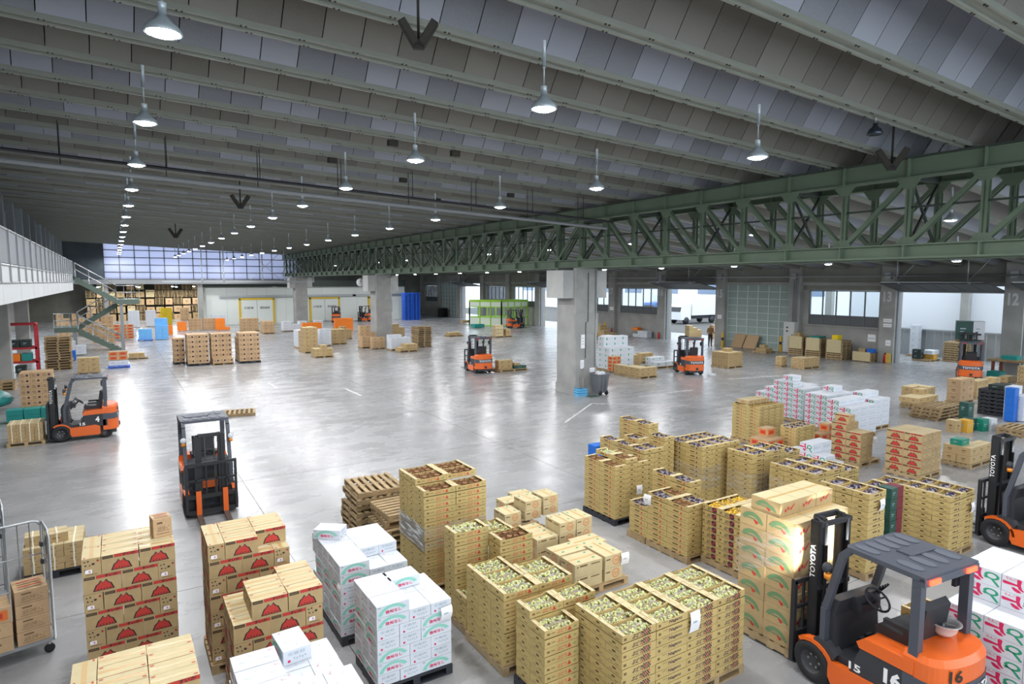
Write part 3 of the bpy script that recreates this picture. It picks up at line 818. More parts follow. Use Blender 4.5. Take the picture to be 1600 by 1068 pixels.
def forklift(loc, rz, label, number=None, red_lamps=False, headlamps=False, helmet=False, load_guard=True, mast_h=1.98, fork_z=.06, detail=True, amber=False, zg=1.93, s=1.0):
    t = empty('forklift', loc, rz, label, 'forklift', 'orange and charcoal electric forklifts'); t.scale = (s, s, s)
    def once(key, fn):
        if key not in _FK:
            b = MB(); fn(b); _FK[key] = b.mesh(key.split('|')[0])
        return _FK[key]
    def part(key, fn, parent=t, loc=None):
        return add(key.split('|')[0], once(key, fn), parent, loc)
    def pair(key, fn, parent=t):
        for sx in (1, -1):
            o = add(key.split('|')[0], once(key, fn), parent)
            if sx < 0: o.scale = (-1, 1, 1)
    # --- lower body: orange skirt between the wheels, charcoal chassis
    def chassis(b):
        b.box(-.42, -.72, .16, .42, .62, .5, CHARD)
        b.box(-.5, -.3, .12, .5, .36, .2, CHARD)
    part('chassis', chassis)
    def skirt(b):
        b.prism([(-.42, .14), (.33, .14), (.38, .22), (.38, .42), (-.3, .46), (-.42, .40)], .44, .52, ORG)
    pair('side_skirt', skirt)
    # --- battery hood (charcoal side with number, orange top)
    def hood(b):
        b.prism([(-.62, .40), (.12, .42), (.05, .62), (-.02, .80), (-.62, .84)], -.5, .5, CHARD)
        b.prism([(-.62, .80), (.0, .78), (.04, .84), (-.05, .92), (-.62, .95)], -.505, .505, ORG)
    ho = part('battery_hood', hood)
    # --- counterweight with a rounded tail and a charcoal belt
    def cweight(b):
        pr = []
        n = 22
        for i in range(n + 1):
            a = math.pi * i / n
            x = -.5 * math.cos(a); y = -.58 - .36 * (math.sin(a) ** .55)
            pr.append((x, y))
        pr.append((.5, -.5)); pr.append((-.5, -.5))
        b.prism(pr, .26, .6, ORG, 'xy')
        b.prism([(x * 1.01, y * 1.008) for x, y in pr], .6, .79, CHAR, 'xy')
        b.prism(pr, .79, .98, ORG, 'xy')
        top = [(x * .93, -.5 + (y + .5) * .9) for x, y in pr]
        k = len(pr)
        for i in range(k):
            a, c, d, e = pr[i], pr[(i + 1) % k], top[(i + 1) % k], top[i]
            b.poly([(a[0], a[1], .98), (c[0], c[1], .98), (d[0], d[1], 1.05), (e[0], e[1], 1.05)], ORG)
        b.poly([(x, y, 1.05) for x, y in top], ORG)
    cw = part('counterweight', cweight)
    def bumper(b):
        b.box(-.4, -.86, .14, .4, -.6, .28, CHARD); b.box(-.06, -.97, .3, .06, -.9, .42, CHARD)
    part('tow_bracket', bumper)
    if detail:
        b = MB(); b.text('TOYOTA', (-.36, -.955, .64), (1, 0, 0), (0, 0, 1), .72, .11, DECW, 0, .02)
        # follow the curved tail: bend the lettering on the belt
        b.v = [(x, -.58 - .36 * 1.03 * (max(.0, 1 - (x / .5) ** 2) ** .275) - .012, z) for x, y, z in b.v]
        b.build('maker_lettering', cw)
    if number:
        b = MB(); b.text(number, (-.34, -.9, .82), (1, 0, 0), (0, 0, 1), .16, .14, INK, 0, .02)
        b.v = [(x, -.58 - .36 * (max(.0, 1 - (x / .5) ** 2) ** .275) - .012, z) for x, y, z in b.v]
        b.build('number', cw)
        for sx in (-1, 1):
            b = MB(); b.text(number, (sx * .503, -.5 if sx > 0 else -.3, .54), (0, 1 if sx > 0 else -1, 0), (0, 0, 1), .2 if len(number) > 1 else .11, .18, DECW, 0, .05); b.build('number', ho)
    def decal(b):
        for sx in (-1, 1):
            b.text('15', (sx * .5025, -.02 if sx > 0 else .12, .47), (0, 1 if sx > 0 else -1, 0), (0, 0, 1), .15, .09, DECW, 0, .03)
    part('capacity_lettering', decal, ho)
    # --- floor, step, cowl
    def floor(b):
        b.box(-.46, -.02, .36, .46, .46, .42, CHARD)
        for q in range(6): b.box(-.4, .03 + q * .06, .42, .4, .05 + q * .06, .43, BLACKP)
    part('floor_plate', floor)
    def cowl(b):
        b.prism([(.36, .42), (.56, .42), (.60, 1.02), (.50, 1.14), (.34, 1.16), (.40, .95)], -.40, .40, CHARD)
        b.prism([(.22, 1.0), (.38, 1.02), (.40, 1.14), (.30, 1.18), (.22, 1.14)], -.18, .18, BLACKP)
        b.box(-.2, .2, 1.06, -.02, .24, 1.12, BLACKP)
    co = part('front_cowl', cowl)
    def fend(b):
        for sx in (1,):
            pts = [(.62 + .33 * math.cos(a), .24 + .33 * math.sin(a)) for a in [math.pi * (.3 + .66 * i / 7) for i in range(8)]]
            inn = [(.62 + .285 * math.cos(a), .24 + .285 * math.sin(a)) for a in [math.pi * (.3 + .66 * i / 7) for i in range(8)]]
            b.prism(pts + inn[::-1], sx * .42, sx * .52, ORG)
            b.prism([(.34, .42), (.62, .50), (.60, .60), (.44, .62), (.30, .50)], sx * .34, sx * .5, CHARD)
    pair('front_fender', fend)
    def nose(b): b.box(-.16, .6, .55, .16, .625, .74, ORG)
    part('nose_plate', nose)
    def col(b):
        b.tube([(-.03, .36, .95), (-.03, .14, 1.18)], .022, BLACKP, 8)
    sc_ = part('steering_column', col)
    def wheel(b):
        c = Vector((-.03, .12, 1.2)); n = Vector((0, -.62, .78)).normalized(); u = X3; v = n.cross(u)
        b.tube([c + u * .15 * math.cos(a) + v * .15 * math.sin(a) for a in [2 * math.pi * i / 18 for i in range(19)]], .014, BLACKP, 6, False)
        for a in (0, 2.1, 4.2): b.tube([c, c + u * .15 * math.cos(a) + v * .15 * math.sin(a)], .011, BLACKP, 5)
    part('steering_wheel', wheel, sc_)
    if detail:
        def levers(b):
            for q in range(4):
                b.tube([(.14 + q * .05, .34, 1.1), (.16 + q * .05, .22, 1.26)], .008, BLACKM, 6); b.lathe((.16 + q * .05, .22, 1.27), [(0, -.02), (.018, 0), (0, .02)], BLACKP, 8)
        part('control_levers', levers, co)
        def pedal(b):
            b.box(.02, .34, .46, .1, .37, .58, BLACKP); b.box(.14, .34, .46, .24, .37, .6, BLACKP)
        part('pedal', pedal, co)
    # --- seat
    def seat(b):
        b.prism([(-.5, .93), (-.02, .93), (.0, 1.0), (-.06, 1.05), (-.46, 1.02)], -.24, .24, SEATM)
    se = part('seat', seat)
    def back(b):
        b.prism([(-.5, 1.0), (-.38, 1.02), (-.44, 1.42), (-.5, 1.48), (-.56, 1.42)], -.22, .22, SEATM)
    part('backrest', back, se)
    def arm(b):
        b.box(.22, -.42, 1.1, .28, -.12, 1.15, SEATM); b.box(.22, -.4, 1.0, .26, -.34, 1.12, SEATM)
    pair('armrest', arm, se)
    # --- overhead guard
    yr, yf = -.62, .26
    def rear_post(b): b.box(-.045, -.05, .5, .045, .05, zg, CHAR)
    for sx in (-1, 1): part('rear_post|%.2f' % zg, rear_post, t, (sx * .44, yr + .03, 0))
    def front_post(b):
        b.bar((0, .5, 1.0), (0, .30, zg - .1), .07, .08, CHAR); b.bar((0, .30, zg - .1), (0, .2, zg), .07, .08, CHAR); b.bar((0, .50, .44), (0, .5, 1.02), .07, .1, CHAR)
    for sx in (-1, 1): part('front_post|%.2f' % zg, front_post, t, (sx * .44, 0, 0))
    def roof(b):
        b.prism([(-.49, yr - .05), (.49, yr - .05), (.49, yf - .06), (.43, yf), (-.43, yf), (-.49, yf - .06)], zg - .01, zg + .045, CHAR, 'xy')
        b.box(-.49, yr - .06, zg - .06, .49, yr - .0, zg + .02, CHAR)
    rf = part('overhead_guard|%.2f' % zg, roof)
    def pad(b):
        pts = [(.075 * math.cos(a) * 1.0, .15 * math.sin(a)) for a in [2 * math.pi * i / 14 for i in range(14)]]
        pts = [(max(-.065, min(.065, x)), y) for x, y in pts]
        b.prism(pts, 0, .012, mat('guard_pad', '#5A5E68', .5), 'xy')
    if detail:
        for q in range(5): part('raised_pad', pad, rf, (-.36 + q * .18, yf - .2, zg + .044))
        for q in range(4): part('raised_pad', pad, rf, (-.33 + q * .22, yr + .2, zg + .044))
        def hump(b):
            b.prism([(-.1, -.09), (.34, -.09), (.38, .0), (.34, .09), (-.1, .09)], 0, .02, CHAR, 'xy')
        part('raised_hump', hump, rf, (0, -.2, zg + .044))
    def rlamp(b): b.box(-.09, -.02, -.025, .09, .01, .025, REDL if red_lamps else REDR)
    for sx in (-1, 1): part('rear_lamp|%d' % red_lamps, rlamp, rf, (sx * .33, yr - .06, zg - .02))
    def mirror(b): b.box(-.05, -.02, -.1, .05, .02, .1, BLACKP)
    part('mirror', mirror, t, (.40, yr + .12, 1.66))
    # --- mast
    def rail_o(b):
        b.box(-.04, .74, .06, .04, .76, mast_h, BLACKM); b.box(-.04, .86, .06, .04, .88, mast_h, BLACKM); b.box(.02, .74, .06, .04, .88, mast_h, BLACKM)
    for sx in (-1, 1):
        o = part('mast_rail|%.2f' % mast_h, rail_o, t, (sx * .25, 0, 0))
        if sx < 0: o.scale = (-1, 1, 1)
    def rail_i(b): b.box(-.022, .77, .1, .03, .86, mast_h + .04, BLACKM)
    for sx in (-1, 1): part('inner_rail|%.2f' % mast_h, rail_i, t, (sx * .185, 0, 0))
    def cross(b):
        b.box(-.29, .72, -.03, .29, .76, .03, BLACKM)
    for zz in (mast_h - .03, 1.13, .4): part('mast_cross_member', cross, t, (0, 0, zz))
    def crossf(b): b.box(-.21, .86, -.02, .21, .9, .05, BLACKM)
    part('mast_cross_member|f', crossf, t, (0, 0, mast_h))
    def link(b): b.bar((.25, .74, -.03), (.19, .9, .02), .05, .05, BLACKM)
    for sx in (1, -1):
        o = part('mast_link', link, t, (0, 0, mast_h))
        o.scale = (sx, 1, 1)
    def cyl(b):
        b.tube([(.2, .72, .2), (.2, .72, mast_h - .3)], .026, BLACKM, 10); b.tube([(.2, .72, mast_h - .3), (.2, .72, mast_h - .02)], .016, GALV, 10)
    pair('lift_cylinder|%.2f' % mast_h, cyl)
    def chain(b):
        b.box(.09 - .012, .80, .4, .09 + .012, .82, mast_h, mat('chain_steel', '#55534C', .5, metal=.6))
    pair('lift_chain|%.2f' % mast_h, chain)
    if detail:
        for sx in (-1, 1):
            b = MB(); b.text('TOYOTA', (sx * .292, .83 if sx > 0 else .79, mast_h - .75), (0, 0, 1), (0, -1 if sx > 0 else 1, 0), .44, .075, DECW, 0, .015); b.build('maker_lettering', t)
    z0 = fork_z
    def carr(b):
        b.box(-.46, .90, .02, .46, .94, .12, BLACKM); b.box(-.46, .90, .36, .46, .94, .45, BLACKM); b.box(-.25, .86, .02, -.19, .9, .45, BLACKM); b.box(.19, .86, .02, .25, .9, .45, BLACKM)
    part('carriage', carr, t, (0, 0, z0))
    if load_guard:
        def lbr(b):
            for x in (-.48, .48): b.box(x - .025, .90, .05, x + .025, .96, 1.12, BLACKM)
            b.box(-.5, .90, 1.08, .5, .96, 1.14, BLACKM); b.box(-.48, .91, .74, .48, .95, .78, BLACKM)
            for x in (-.3, -.1, .1, .3): b.box(x - .012, .92, .45, x + .012, .95, 1.1, BLACKM)
        part('load_backrest', lbr, t, (0, 0, z0))
    fm = ORG if amber else BLACKM
    def fork(b):
        b.box(-.05, .94, .0, .05, .985, .55, fm); b.prism([(.95, .0), (1.95, .0), (1.95, .015), (1.0, .05), (.95, .05)], -.05, .05, mat('worn_fork', '#6B6862', .4, metal=.6))
    for sx in (-1, 1): part('fork|%d' % amber, fork, t, (sx * .26, 0, z0 - .02))
    # --- wheels
    def fw(b):
        b.lathe((0, 0, 0), [(.0, -.03), (.12, -.03), (.14, -.1), (.22, -.11), (.258, -.08), (.268, 0), (.258, .08), (.22, .11), (.14, .1), (.12, .03), (0, .03)], TYRE, 24, 'x', [RIMM, RIMM, TYRE, TYRE, TYRE, TYRE, TYRE, TYRE, RIMM, RIMM])
        for q in range(6):
            a = q * math.pi / 3
            for sx in (-1, 1): b.cbox((sx * .035, .08 * math.cos(a), .08 * math.sin(a)), (.02, .025, .025), GALV)
    for sx in (-1, 1):
        part('front_wheel', fw, t, (sx * .42, .62, .268))
    def rw(b):
        b.lathe((0, 0, 0), [(.0, -.03), (.09, -.03), (.1, -.08), (.165, -.085), (.195, -.05), (.2, 0), (.195, .05), (.165, .085), (.1, .08), (.09, .03), (0, .03)], TYRE, 20, 'x', [RIMM, RIMM, TYRE, TYRE, TYRE, TYRE, TYRE, TYRE, RIMM, RIMM])
    for sx in (-1, 1): part('rear_wheel', rw, t, (sx * .40, -.55, .2))
    # --- head lamps on the front posts
    def hl(b):
        b.lathe((0, 0, 0), [(0, -.03), (.05, -.02), (.065, .04), (.06, .05), (0, .045)], CHARD, 14, 'y', [CHARD, CHARD, CHARD, mat('lamp_glass', '#D8DCE0', .2)])
        b.lathe((0, .01, -.1), [(.0, -.03), (.045, -.03), (.045, .03), (0, .03)], AMB, 12)
    for sx in (-1, 1): part('head_lamp', hl, t, (sx * .47, .46, zg - .32))
    if headlamps:
        for sx in (-1, 1):
            d = bpy.data.lights.new('head_lamp_beam', 'SPOT'); d.energy = 110; d.spot_size = R(70); d.spot_blend = .3; d.shadow_soft_size = .04; d.color = (1, .97, .9)
            l = bpy.data.objects.new('head_lamp_beam', d); COL.objects.link(l); l.parent = t; l.location = (sx * .47, .56, zg - .32); l.rotation_euler = (R(90), 0, R(0))
    return t
# ================================================================ cartons
_CM = {}
def P2(b, polys, o, u, v, m): b.flat(polys, o, u, v, m)
def side(w, d, face):
    """origin, u, v of a printed face (lower left corner), a hair proud of the board"""
    e = .0015
    return {'-y': (Vector((-w / 2, -d / 2 - e, 0)), X3, Z3, w), '+y': (Vector((w / 2, d / 2 + e, 0)), -X3, Z3, w),
            '-x': (Vector((-w / 2 - e, d / 2, 0)), -Y3, Z3, d), '+x': (Vector((w / 2 + e, -d / 2, 0)), Y3, Z3, d)}[face]
def rect(x0, y0, x1, y1): return [[(x0, y0), (x1, y0), (x1, y1), (x0, y1)]]
def arcband(cx, cy, r0, r1, a0, a1, n=10, sy=1.):
    out = []
    for i in range(n):
        a, b_ = a0 + (a1 - a0) * i / n, a0 + (a1 - a0) * (i + 1) / n
        out.append([(cx + r0 * math.cos(a), cy + sy * r0 * math.sin(a)), (cx + r1 * math.cos(a), cy + sy * r1 * math.sin(a)), (cx + r1 * math.cos(b_), cy + sy * r1 * math.sin(b_)), (cx + r0 * math.cos(b_), cy + sy * r0 * math.sin(b_))])
    return out
def disc(cx, cy, r, n=10, sy=1.): return [[(cx + r * math.cos(2 * math.pi * i / n), cy + sy * r * math.sin(2 * math.pi * i / n)) for i in range(n)]]
def sc(polys, x0, y0, w, h): return [[(x0 + a * w, y0 + b_ * h) for a, b_ in p] for p in polys]
def mirror_lift(polys): return polys
MTN = [(0, 0), (.14, .56), (.26, .7), (.36, .96), (.48, .72), (.62, 1.0), (.73, .7), (.86, .6), (1, 0)]
def shrink(p, f, c): return [(c[0] + (a - c[0]) * f, c[1] + (b_ - c[1]) * f) for a, b_ in p]
def carton_mesh(kind, w, d, h):
    key = (kind, round(w, 3), round(d, 3), round(h, 3))
    if key in _CM: return _CM[key]
    g = .006
    b = MB()
    body = {'wm': KRAFT, 'pear': WHITEB, 'apple': WHITEB, 'plain': KRAFT, 'mark': KRAFT_T, 'swoosh': KRAFT, 'logo': KRAFT_D, 'mint': WHITEB, 'brown': KRAFT_D, 'holes': KRAFT, 'orange': KRAFT_D, 'white': WHITEB,
            'skyblue': mat('sky_blue_case', '#6FB4EE', .5, vary=.03), 'yellow': mat('yellow_case', '#F0CE0E', .5, vary=.03), 'tangerine': mat('orange_case', '#F2811B', .5, vary=.03), 'dark': mat('dark_case', '#23302E', .5),
            'darkgreen': mat('dark_green_case', '#1E4A42', .5), 'jade': mat('jade_case', '#16806A', .5), 'blue': mat('blue_case', '#1568C8', .5), 'script': KRAFT_D, 'teal': mat('teal_case', '#1E8C86', .5), 'gold': mat('gold_case', '#D8A53A', .6), 'crimson': mat('crimson_case', '#6E2230', .6),
            'strap': KRAFT}[kind]
    wo, do = w - g, d - g
    b.box(-wo / 2, -do / 2, 0, wo / 2, do / 2, h - .005, body)
    # closing flaps with a gap and tape
    top = KRAFT_T if body in (KRAFT,) else body  # tan cartons get paler tops, overhead light put into the colour
    if body in (KRAFT, KRAFT_T, KRAFT_D, WHITEB):
        z = h - .0065
        b.box(-wo / 2 + .001, -do / 2 + .001, z - .004, wo / 2 - .001, -.0015, z + .002, top); b.box(-wo / 2 + .001, .0015, z - .004, wo / 2 - .001, do / 2 - .001, z + .002, top)
        b.box(-wo / 2 + .0, -.022, z + .002, wo / 2, .022, z + .0026, TAPE if body is not WHITEB else WHITEB)
    else:
        b.box(-wo / 2 + .01, -do / 2 + .01, h - .006, wo / 2 - .01, do / 2 - .01, h - .003, body)
    T = Vector((0, 0, h - .001))
    def F(face, fn):
        o, u, v, L = side(w - g, d - g, face); fn(o, u, v, L)
    if kind == 'wm':
        def front(o, u, v, L):
            b.flat(rect(L * .34, h * .80, L, h * .97), o, u, v, INKR); b.text('すいか', o + u * L * .56 + v * h * .8 + u.cross(v) * .0008, u, v, L * .36, h * .17, INK, 0, .03)
            b.flat(rect(L * .03, h * .80, L * .31, h * .95), o, u, v, INK); b.flat(rect(L * .05, h * .84, L * .29, h * .91), o + u.cross(v) * .0008, u, v, INKB)
            m = [(L * (.24 + .58 * a), h * (.1 + .6 * c)) for a, c in MTN]
            b.flat([m], o, u, v, INK); b.flat([shrink(m, .83, (L * .53, h * .33))], o + u.cross(v) * .0008, u, v, INKR)
            for q in range(5): b.flat(disc(L * (.38 + .08 * q), h * (.19 + .02 * (q % 2)), h * .035, 6), o + u.cross(v) * .0016, u, v, INK)
        def end(o, u, v, L):
            for (a, c, r) in ((.16, .82, .045), (.34, .84, .05), (.6, .66, .075), (.2, .62, .05), (.42, .6, .04), (.84, .84, .04)): b.flat(disc(L * a, h * c, h * r * 1.1, 5, .8), o, u, v, INK)
            b.flat(rect(L * .78, h * .76, L * .92, h * .82), o, u, v, INKR); b.flat(rect(L * .12, h * .3, L * .22, h * .42), o, u, v, INKB); b.flat(rect(L * .2, h * .08, L * .8, h * .11), o, u, v, INKB)
        F('-y', front); F('+y', front); F('-x', end); F('+x', end)
        b.flat(rect(-w * .46, d * .3, -w * .38, d * .38), T, X3, Y3, INKR); b.flat(rect(w * .38, -d * .38, w * .46, -d * .3), T, X3, Y3, INKR)
    elif kind == 'pear':
        def front(o, u, v, L):
            b.flat(sc(arcband(0, 0, .74, 1.0, R(28), R(172), 12), L * .5, h * .02, L * .47, h * .92), o, u, v, INKM)
            b.flat(rect(L * .04, h * .78, L * .12, h * .9), o, u, v, INKS)
            b.text('信州なし', o + u * L * .26 + v * h * .2, u, v, L * .5, h * .32, INKC, 0, .03)
        def end(o, u, v, L):
            b.text('安曇野', o + u * L * .16 + v * h * .58, u, v, L * .62, h * .22, INKS)
            b.flat(disc(L * .2, h * .22, h * .1, 9), o, u, v, INKC)
            for q in range(5): b.flat(rect(L * (.36 + q * .1), h * (.3 - .05 * (q % 2)), L * (.41 + q * .1), h * (.42 - .05 * (q % 2))), o, u, v, INKS)
        F('-y', front); F('+y', front); F('-x', end); F('+x', end)
        for (a, c, m) in ((-.34, -.1, INKS), (-.12, .2, INKS), (.2, -.15, INKS), (.33, .24, INKR)): b.text('なし', T + X3 * (w * a) + Y3 * (d * c), X3, Y3, w * .12, d * .09, m)
    elif kind == 'apple':
        def front(o, u, v, L):
            b.text('りんご', o + u * L * .1 + v * h * .76, u, v, L * .26, h * .17, INKC, 0, .02)
            for pa in ([(.02, .62), (.05, .66), (.4, .60), (.4, .50), (.06, .46), (.03, .5)], [(.37, .9), (.43, .94), (.49, .9), (.47, .62), (.5, .42), (.56, .3), (.52, .26), (.42, .36), (.38, .55)], [(.24, .36), (.3, .4), (.44, .3), (.5, .16), (.4, .12), (.3, .2)]):
                b.flat([[(L * a, h * c) for a, c in pa]], o, u, v, INKC)
            b.flat(sc(arcband(0, 0, .6, 1, 0, 2 * math.pi, 16), L * .76, h * .62, L * .2, h * .22), o, u, v, INKT)
            b.flat([[(L * a, h * c) for a, c in ((.7, .48), (.8, .46), (.9, .28), (.98, .1), (.92, .05), (.84, .2), (.76, .36))]], o, u, v, INKT)
            b.flat([[(L * a, h * c) for a, c in ((.54, .48), (.62, .56), (.72, .5), (.6, .4))]], o, u, v, INKT)
        def end(o, u, v, L):
            for q in range(4): b.flat(rect(L * (.2 + q * .17), h * (.35 + .06 * (q % 2)), L * (.26 + q * .17), h * (.62 + .04 * (q % 2))), o, u, v, INKS)
            b.flat(disc(L * .2, h * .75, h * .07, 8), o, u, v, INKM)
        F('-x', front); F('+x', front); F('-y', end); F('+y', end)
    elif kind == 'mark':
        def front(o, u, v, L):
            b.flat(rect(L * .18, h * .72, L * .45, h * .84), o, u, v, INKB); b.flat(rect(L * .58, h * .72, L * .9, h * .8), o, u, v, INKB); b.flat(disc(L * .1, h * .76, h * .07, 8), o, u, v, INKB)
        def end(o, u, v, L):
            b.flat(arcband(L * .62, h * .5, h * .3, h * .36, 0, 2 * math.pi, 16), o, u, v, INKO)
            b.text('信州', o + u * (L * .62 - h * .2) + v * h * .34, u, v, h * .4, h * .3, INKO)
            b.flat(rect(L * .06, h * .62, L * .3, h * .72), o, u, v, INKB)
        F('-y', front); F('+y', front); F('-x', end); F('+x', end)
        for (a, c) in ((-.3, -.3), (.25, -.25), (.22, .3)): b.flat([[(w * a, d * c), (w * a + .05, d * c), (w * a + .06, d * c + .03), (w * a + .01, d * c + .03)]], T, X3, Y3, INKT)
    elif kind == 'swoosh':
        def front(o, u, v, L):
            b.flat(arcband(L * .45, h * .18, h * .47, h * .72, R(15), R(155), 12, .9), o, u, v, INKG)
            b.flat([[(L * .66, h * .66), (L * .78, h * .6), (L * .88, h * .3), (L * .82, h * .22), (L * .74, h * .42)]], o + u.cross(v) * .0006, u, v, INKG)
            b.flat(rect(L * .26, h * .42, L * .56, h * .5), o, u, v, INKG); b.flat(disc(L * .62, h * .3, h * .1, 8), o, u, v, INKR); b.flat(disc(L * .56, h * .38, h * .07, 8), o, u, v, INKR)
        def end(o, u, v, L):
            b.flat(disc(L * .3, h * .4, h * .12, 9), o, u, v, INKR); b.flat(disc(L * .44, h * .52, h * .12, 9), o, u, v, INKR); b.flat([[(L * .5, h * .4), (L * .74, h * .74), (L * .8, h * .72), (L * .6, h * .36)]], o, u, v, INKR)
        F('-x', front); F('+x', front); F('-y', end); F('+y', end)
    elif kind in ('logo', 'script', 'strap'):
        def front(o, u, v, L):
            if kind == 'logo':
                b.flat(disc(L * .72, h * .5, h * .2, 9), o, u, v, INKP); b.flat(rect(L * .1, h * .55, L * .42, h * .66), o, u, v, INKB); b.flat(rect(L * .12, h * .3, L * .5, h * .38), o, u, v, INKB)
            elif kind == 'script':
                b.text('はれひめっこ', o + u * L * .2 + v * h * .28, u, v, L * .62, h * .3, INKB, .15); b.flat(rect(L * .2, h * .7, L * .5, h * .8), o, u, v, INKB); b.flat(rect(L * .15, h * .16, L * .85, h * .19), o, u, v, INKB)
            else:
                b.flat(rect(L * .3, h * .4, L * .62, h * .52), o, u, v, INKB)
        F('-y', front); F('+y', front); F('-x', front); F('+x', front)
        if kind == 'script':
            for q in range(4): b.flat(rect(-w * .36, -d * .34 + q * d * .18, w * .36, -d * .28 + q * d * .18), T, X3, Y3, INKR if q % 2 else INKB)
        if kind == 'strap':
            b.box(-.012, -d / 2 - .001, 0, .012, d / 2 + .001, h + .003, mat('strap_white', '#EDE6CF', .5))
    elif kind == 'mint':
        def front(o, u, v, L):
            b.flat(rect(L * .3, h * .35, L * .44, h * .75), o, u, v, INKT); b.flat(rect(L * .6, h * .5, L * .8, h * .6), o, u, v, INKM)
        for f in ('-y', '+y', '-x', '+x'): F(f, front)
    elif kind == 'holes':
        def front(o, u, v, L):
            for (a, c) in ((.2, .7), (.5, .45), (.8, .7), (.3, .2), (.75, .22)): b.flat([[(L * a - .03, h * c), (L * a, h * c - .025), (L * a + .03, h * c), (L * a, h * c + .025)]], o, u, v, INK)
        for f in ('-y', '+y', '-x', '+x'): F(f, front)
    elif kind == 'orange':
        def front(o, u, v, L): b.flat(rect(L * .1, h * .15, L * .9, h * .8), o, u, v, INKO); b.flat(rect(L * .25, h * .3, L * .75, h * .65), o + u.cross(v) * .001, u, v, INKR)
        for f in ('-y', '+y', '-x', '+x'): F(f, front)
    elif kind in ('brown', 'plain'):
        def front(o, u, v, L): b.flat(rect(L * .35, h * .5, L * .65, h * .62), o, u, v, INKB); b.flat(rect(L * .4, h * .3, L * .6, h * .36), o, u, v, INKB)
        for f in ('-y', '+y', '-x', '+x'): F(f, front)
    elif kind in ('dark', 'darkgreen', 'jade', 'white', 'gold'):
        def front(o, u, v, L): b.flat(rect(L * .25, h * .55, L * .6, h * .62), o, u, v, INKS); b.flat(rect(L * .25, h * .4, L * .5, h * .45), o, u, v, INKS)
        for f in ('-y', '+y', '-x', '+x'): F(f, front)
    _CM[key] = b.mesh('carton')
    return _CM[key]
DESC = {'wm': ('watermelon_carton', 'watermelon carton', 'carton'), 'pear': ('pear_carton', 'white pear carton', 'carton'), 'apple': ('apple_carton', 'white apple carton', 'carton'), 'plain': ('tan_carton', 'tan carton', 'carton'),
        'mark': ('pale_carton', 'pale tan carton', 'carton'), 'swoosh': ('melon_carton', 'green-arc carton', 'carton'), 'logo': ('logo_carton', 'brown logo carton', 'carton'), 'mint': ('white_carton', 'white green-marked carton', 'carton'), 'brown': ('brown_carton', 'brown carton', 'carton'),
        'holes': ('vented_carton', 'vented tan carton', 'carton'), 'orange': ('printed_carton', 'orange-printed carton', 'carton'), 'white': ('white_case', 'white case', 'carton'), 'skyblue': ('plastic_case', 'sky-blue case', 'case'), 'yellow': ('plastic_case', 'yellow case', 'case'),
        'tangerine': ('plastic_case', 'orange case', 'case'), 'dark': ('plastic_case', 'dark case', 'case'), 'darkgreen': ('green_carton', 'dark green carton', 'carton'), 'jade': ('green_carton', 'jade green carton', 'carton'), 'blue': ('plastic_case', 'blue case', 'case'),
        'script': ('lettered_carton', 'brown lettered carton', 'carton'), 'teal': ('plastic_case', 'teal case', 'case'), 'gold': ('golden_carton', 'golden carton', 'carton'), 'crimson': ('crimson_carton', 'crimson carton', 'carton'), 'strap': ('strapped_carton', 'strapped tan carton', 'carton')}
RANK = ['front rank'] + [n + ' rank' for n in NUM[1:]]
def put_box(kind, x, y, z, w, d, h, rot, label, group, jit=1.):
    nm, kd, cat = DESC[kind]
    o = add(nm, carton_mesh(kind, w, d, h), None, (x + random.uniform(-.003, .003) * jit, y + random.uniform(-.003, .003) * jit, z), rot + R(random.uniform(-.7, .7)) * jit)
    return tag(o, label, cat, group)
LBL = MB(); LBL.box(-.035, -.001, -.022, .035, .001, .022, PAPER); LBL.box(.0, -.0016, -.012, .02, -.001, .012, mat('pink_mark', '#D98BA8', .6)); LBLM = LBL.mesh('address_label')
def grid(desc, kind, x0, y0, w, d, h, heights, z0=.13, face='y', zb=None, jit=1.):
    """heights[j][i]: layers of the column j ranks back and i across"""
    ny, nx = len(heights), len(heights[0])
    cx, cy = (w, d) if face == 'y' else (d, w)
    rot = 0. if face == 'y' else R(-90)
    nm, kd, cat = DESC[kind]
    H = lambda j, i: heights[j][i] if 0 <= j < ny and 0 <= i < nx else 0
    out = []
    for j in range(ny):
        for i in range(nx):
            for k in range(H(j, i)):
                if k == H(j, i) - 1 or min(H(j - 1, i), H(j, i - 1), H(j, i + 1) if x0 < 2 else 99) <= k:
                    lab = '%s, %s layer down, %s across, %s, %s' % (kd, NUM[H(j, i) - 1 - k], NUM[i], RANK[j], desc)
                    out.append(put_box(kind, x0 + (i + .5) * cx, y0 + (j + .5) * cy, z0 + k * h, w, d, h, rot, lab, kd + 's of ' + desc, jit))
    return out
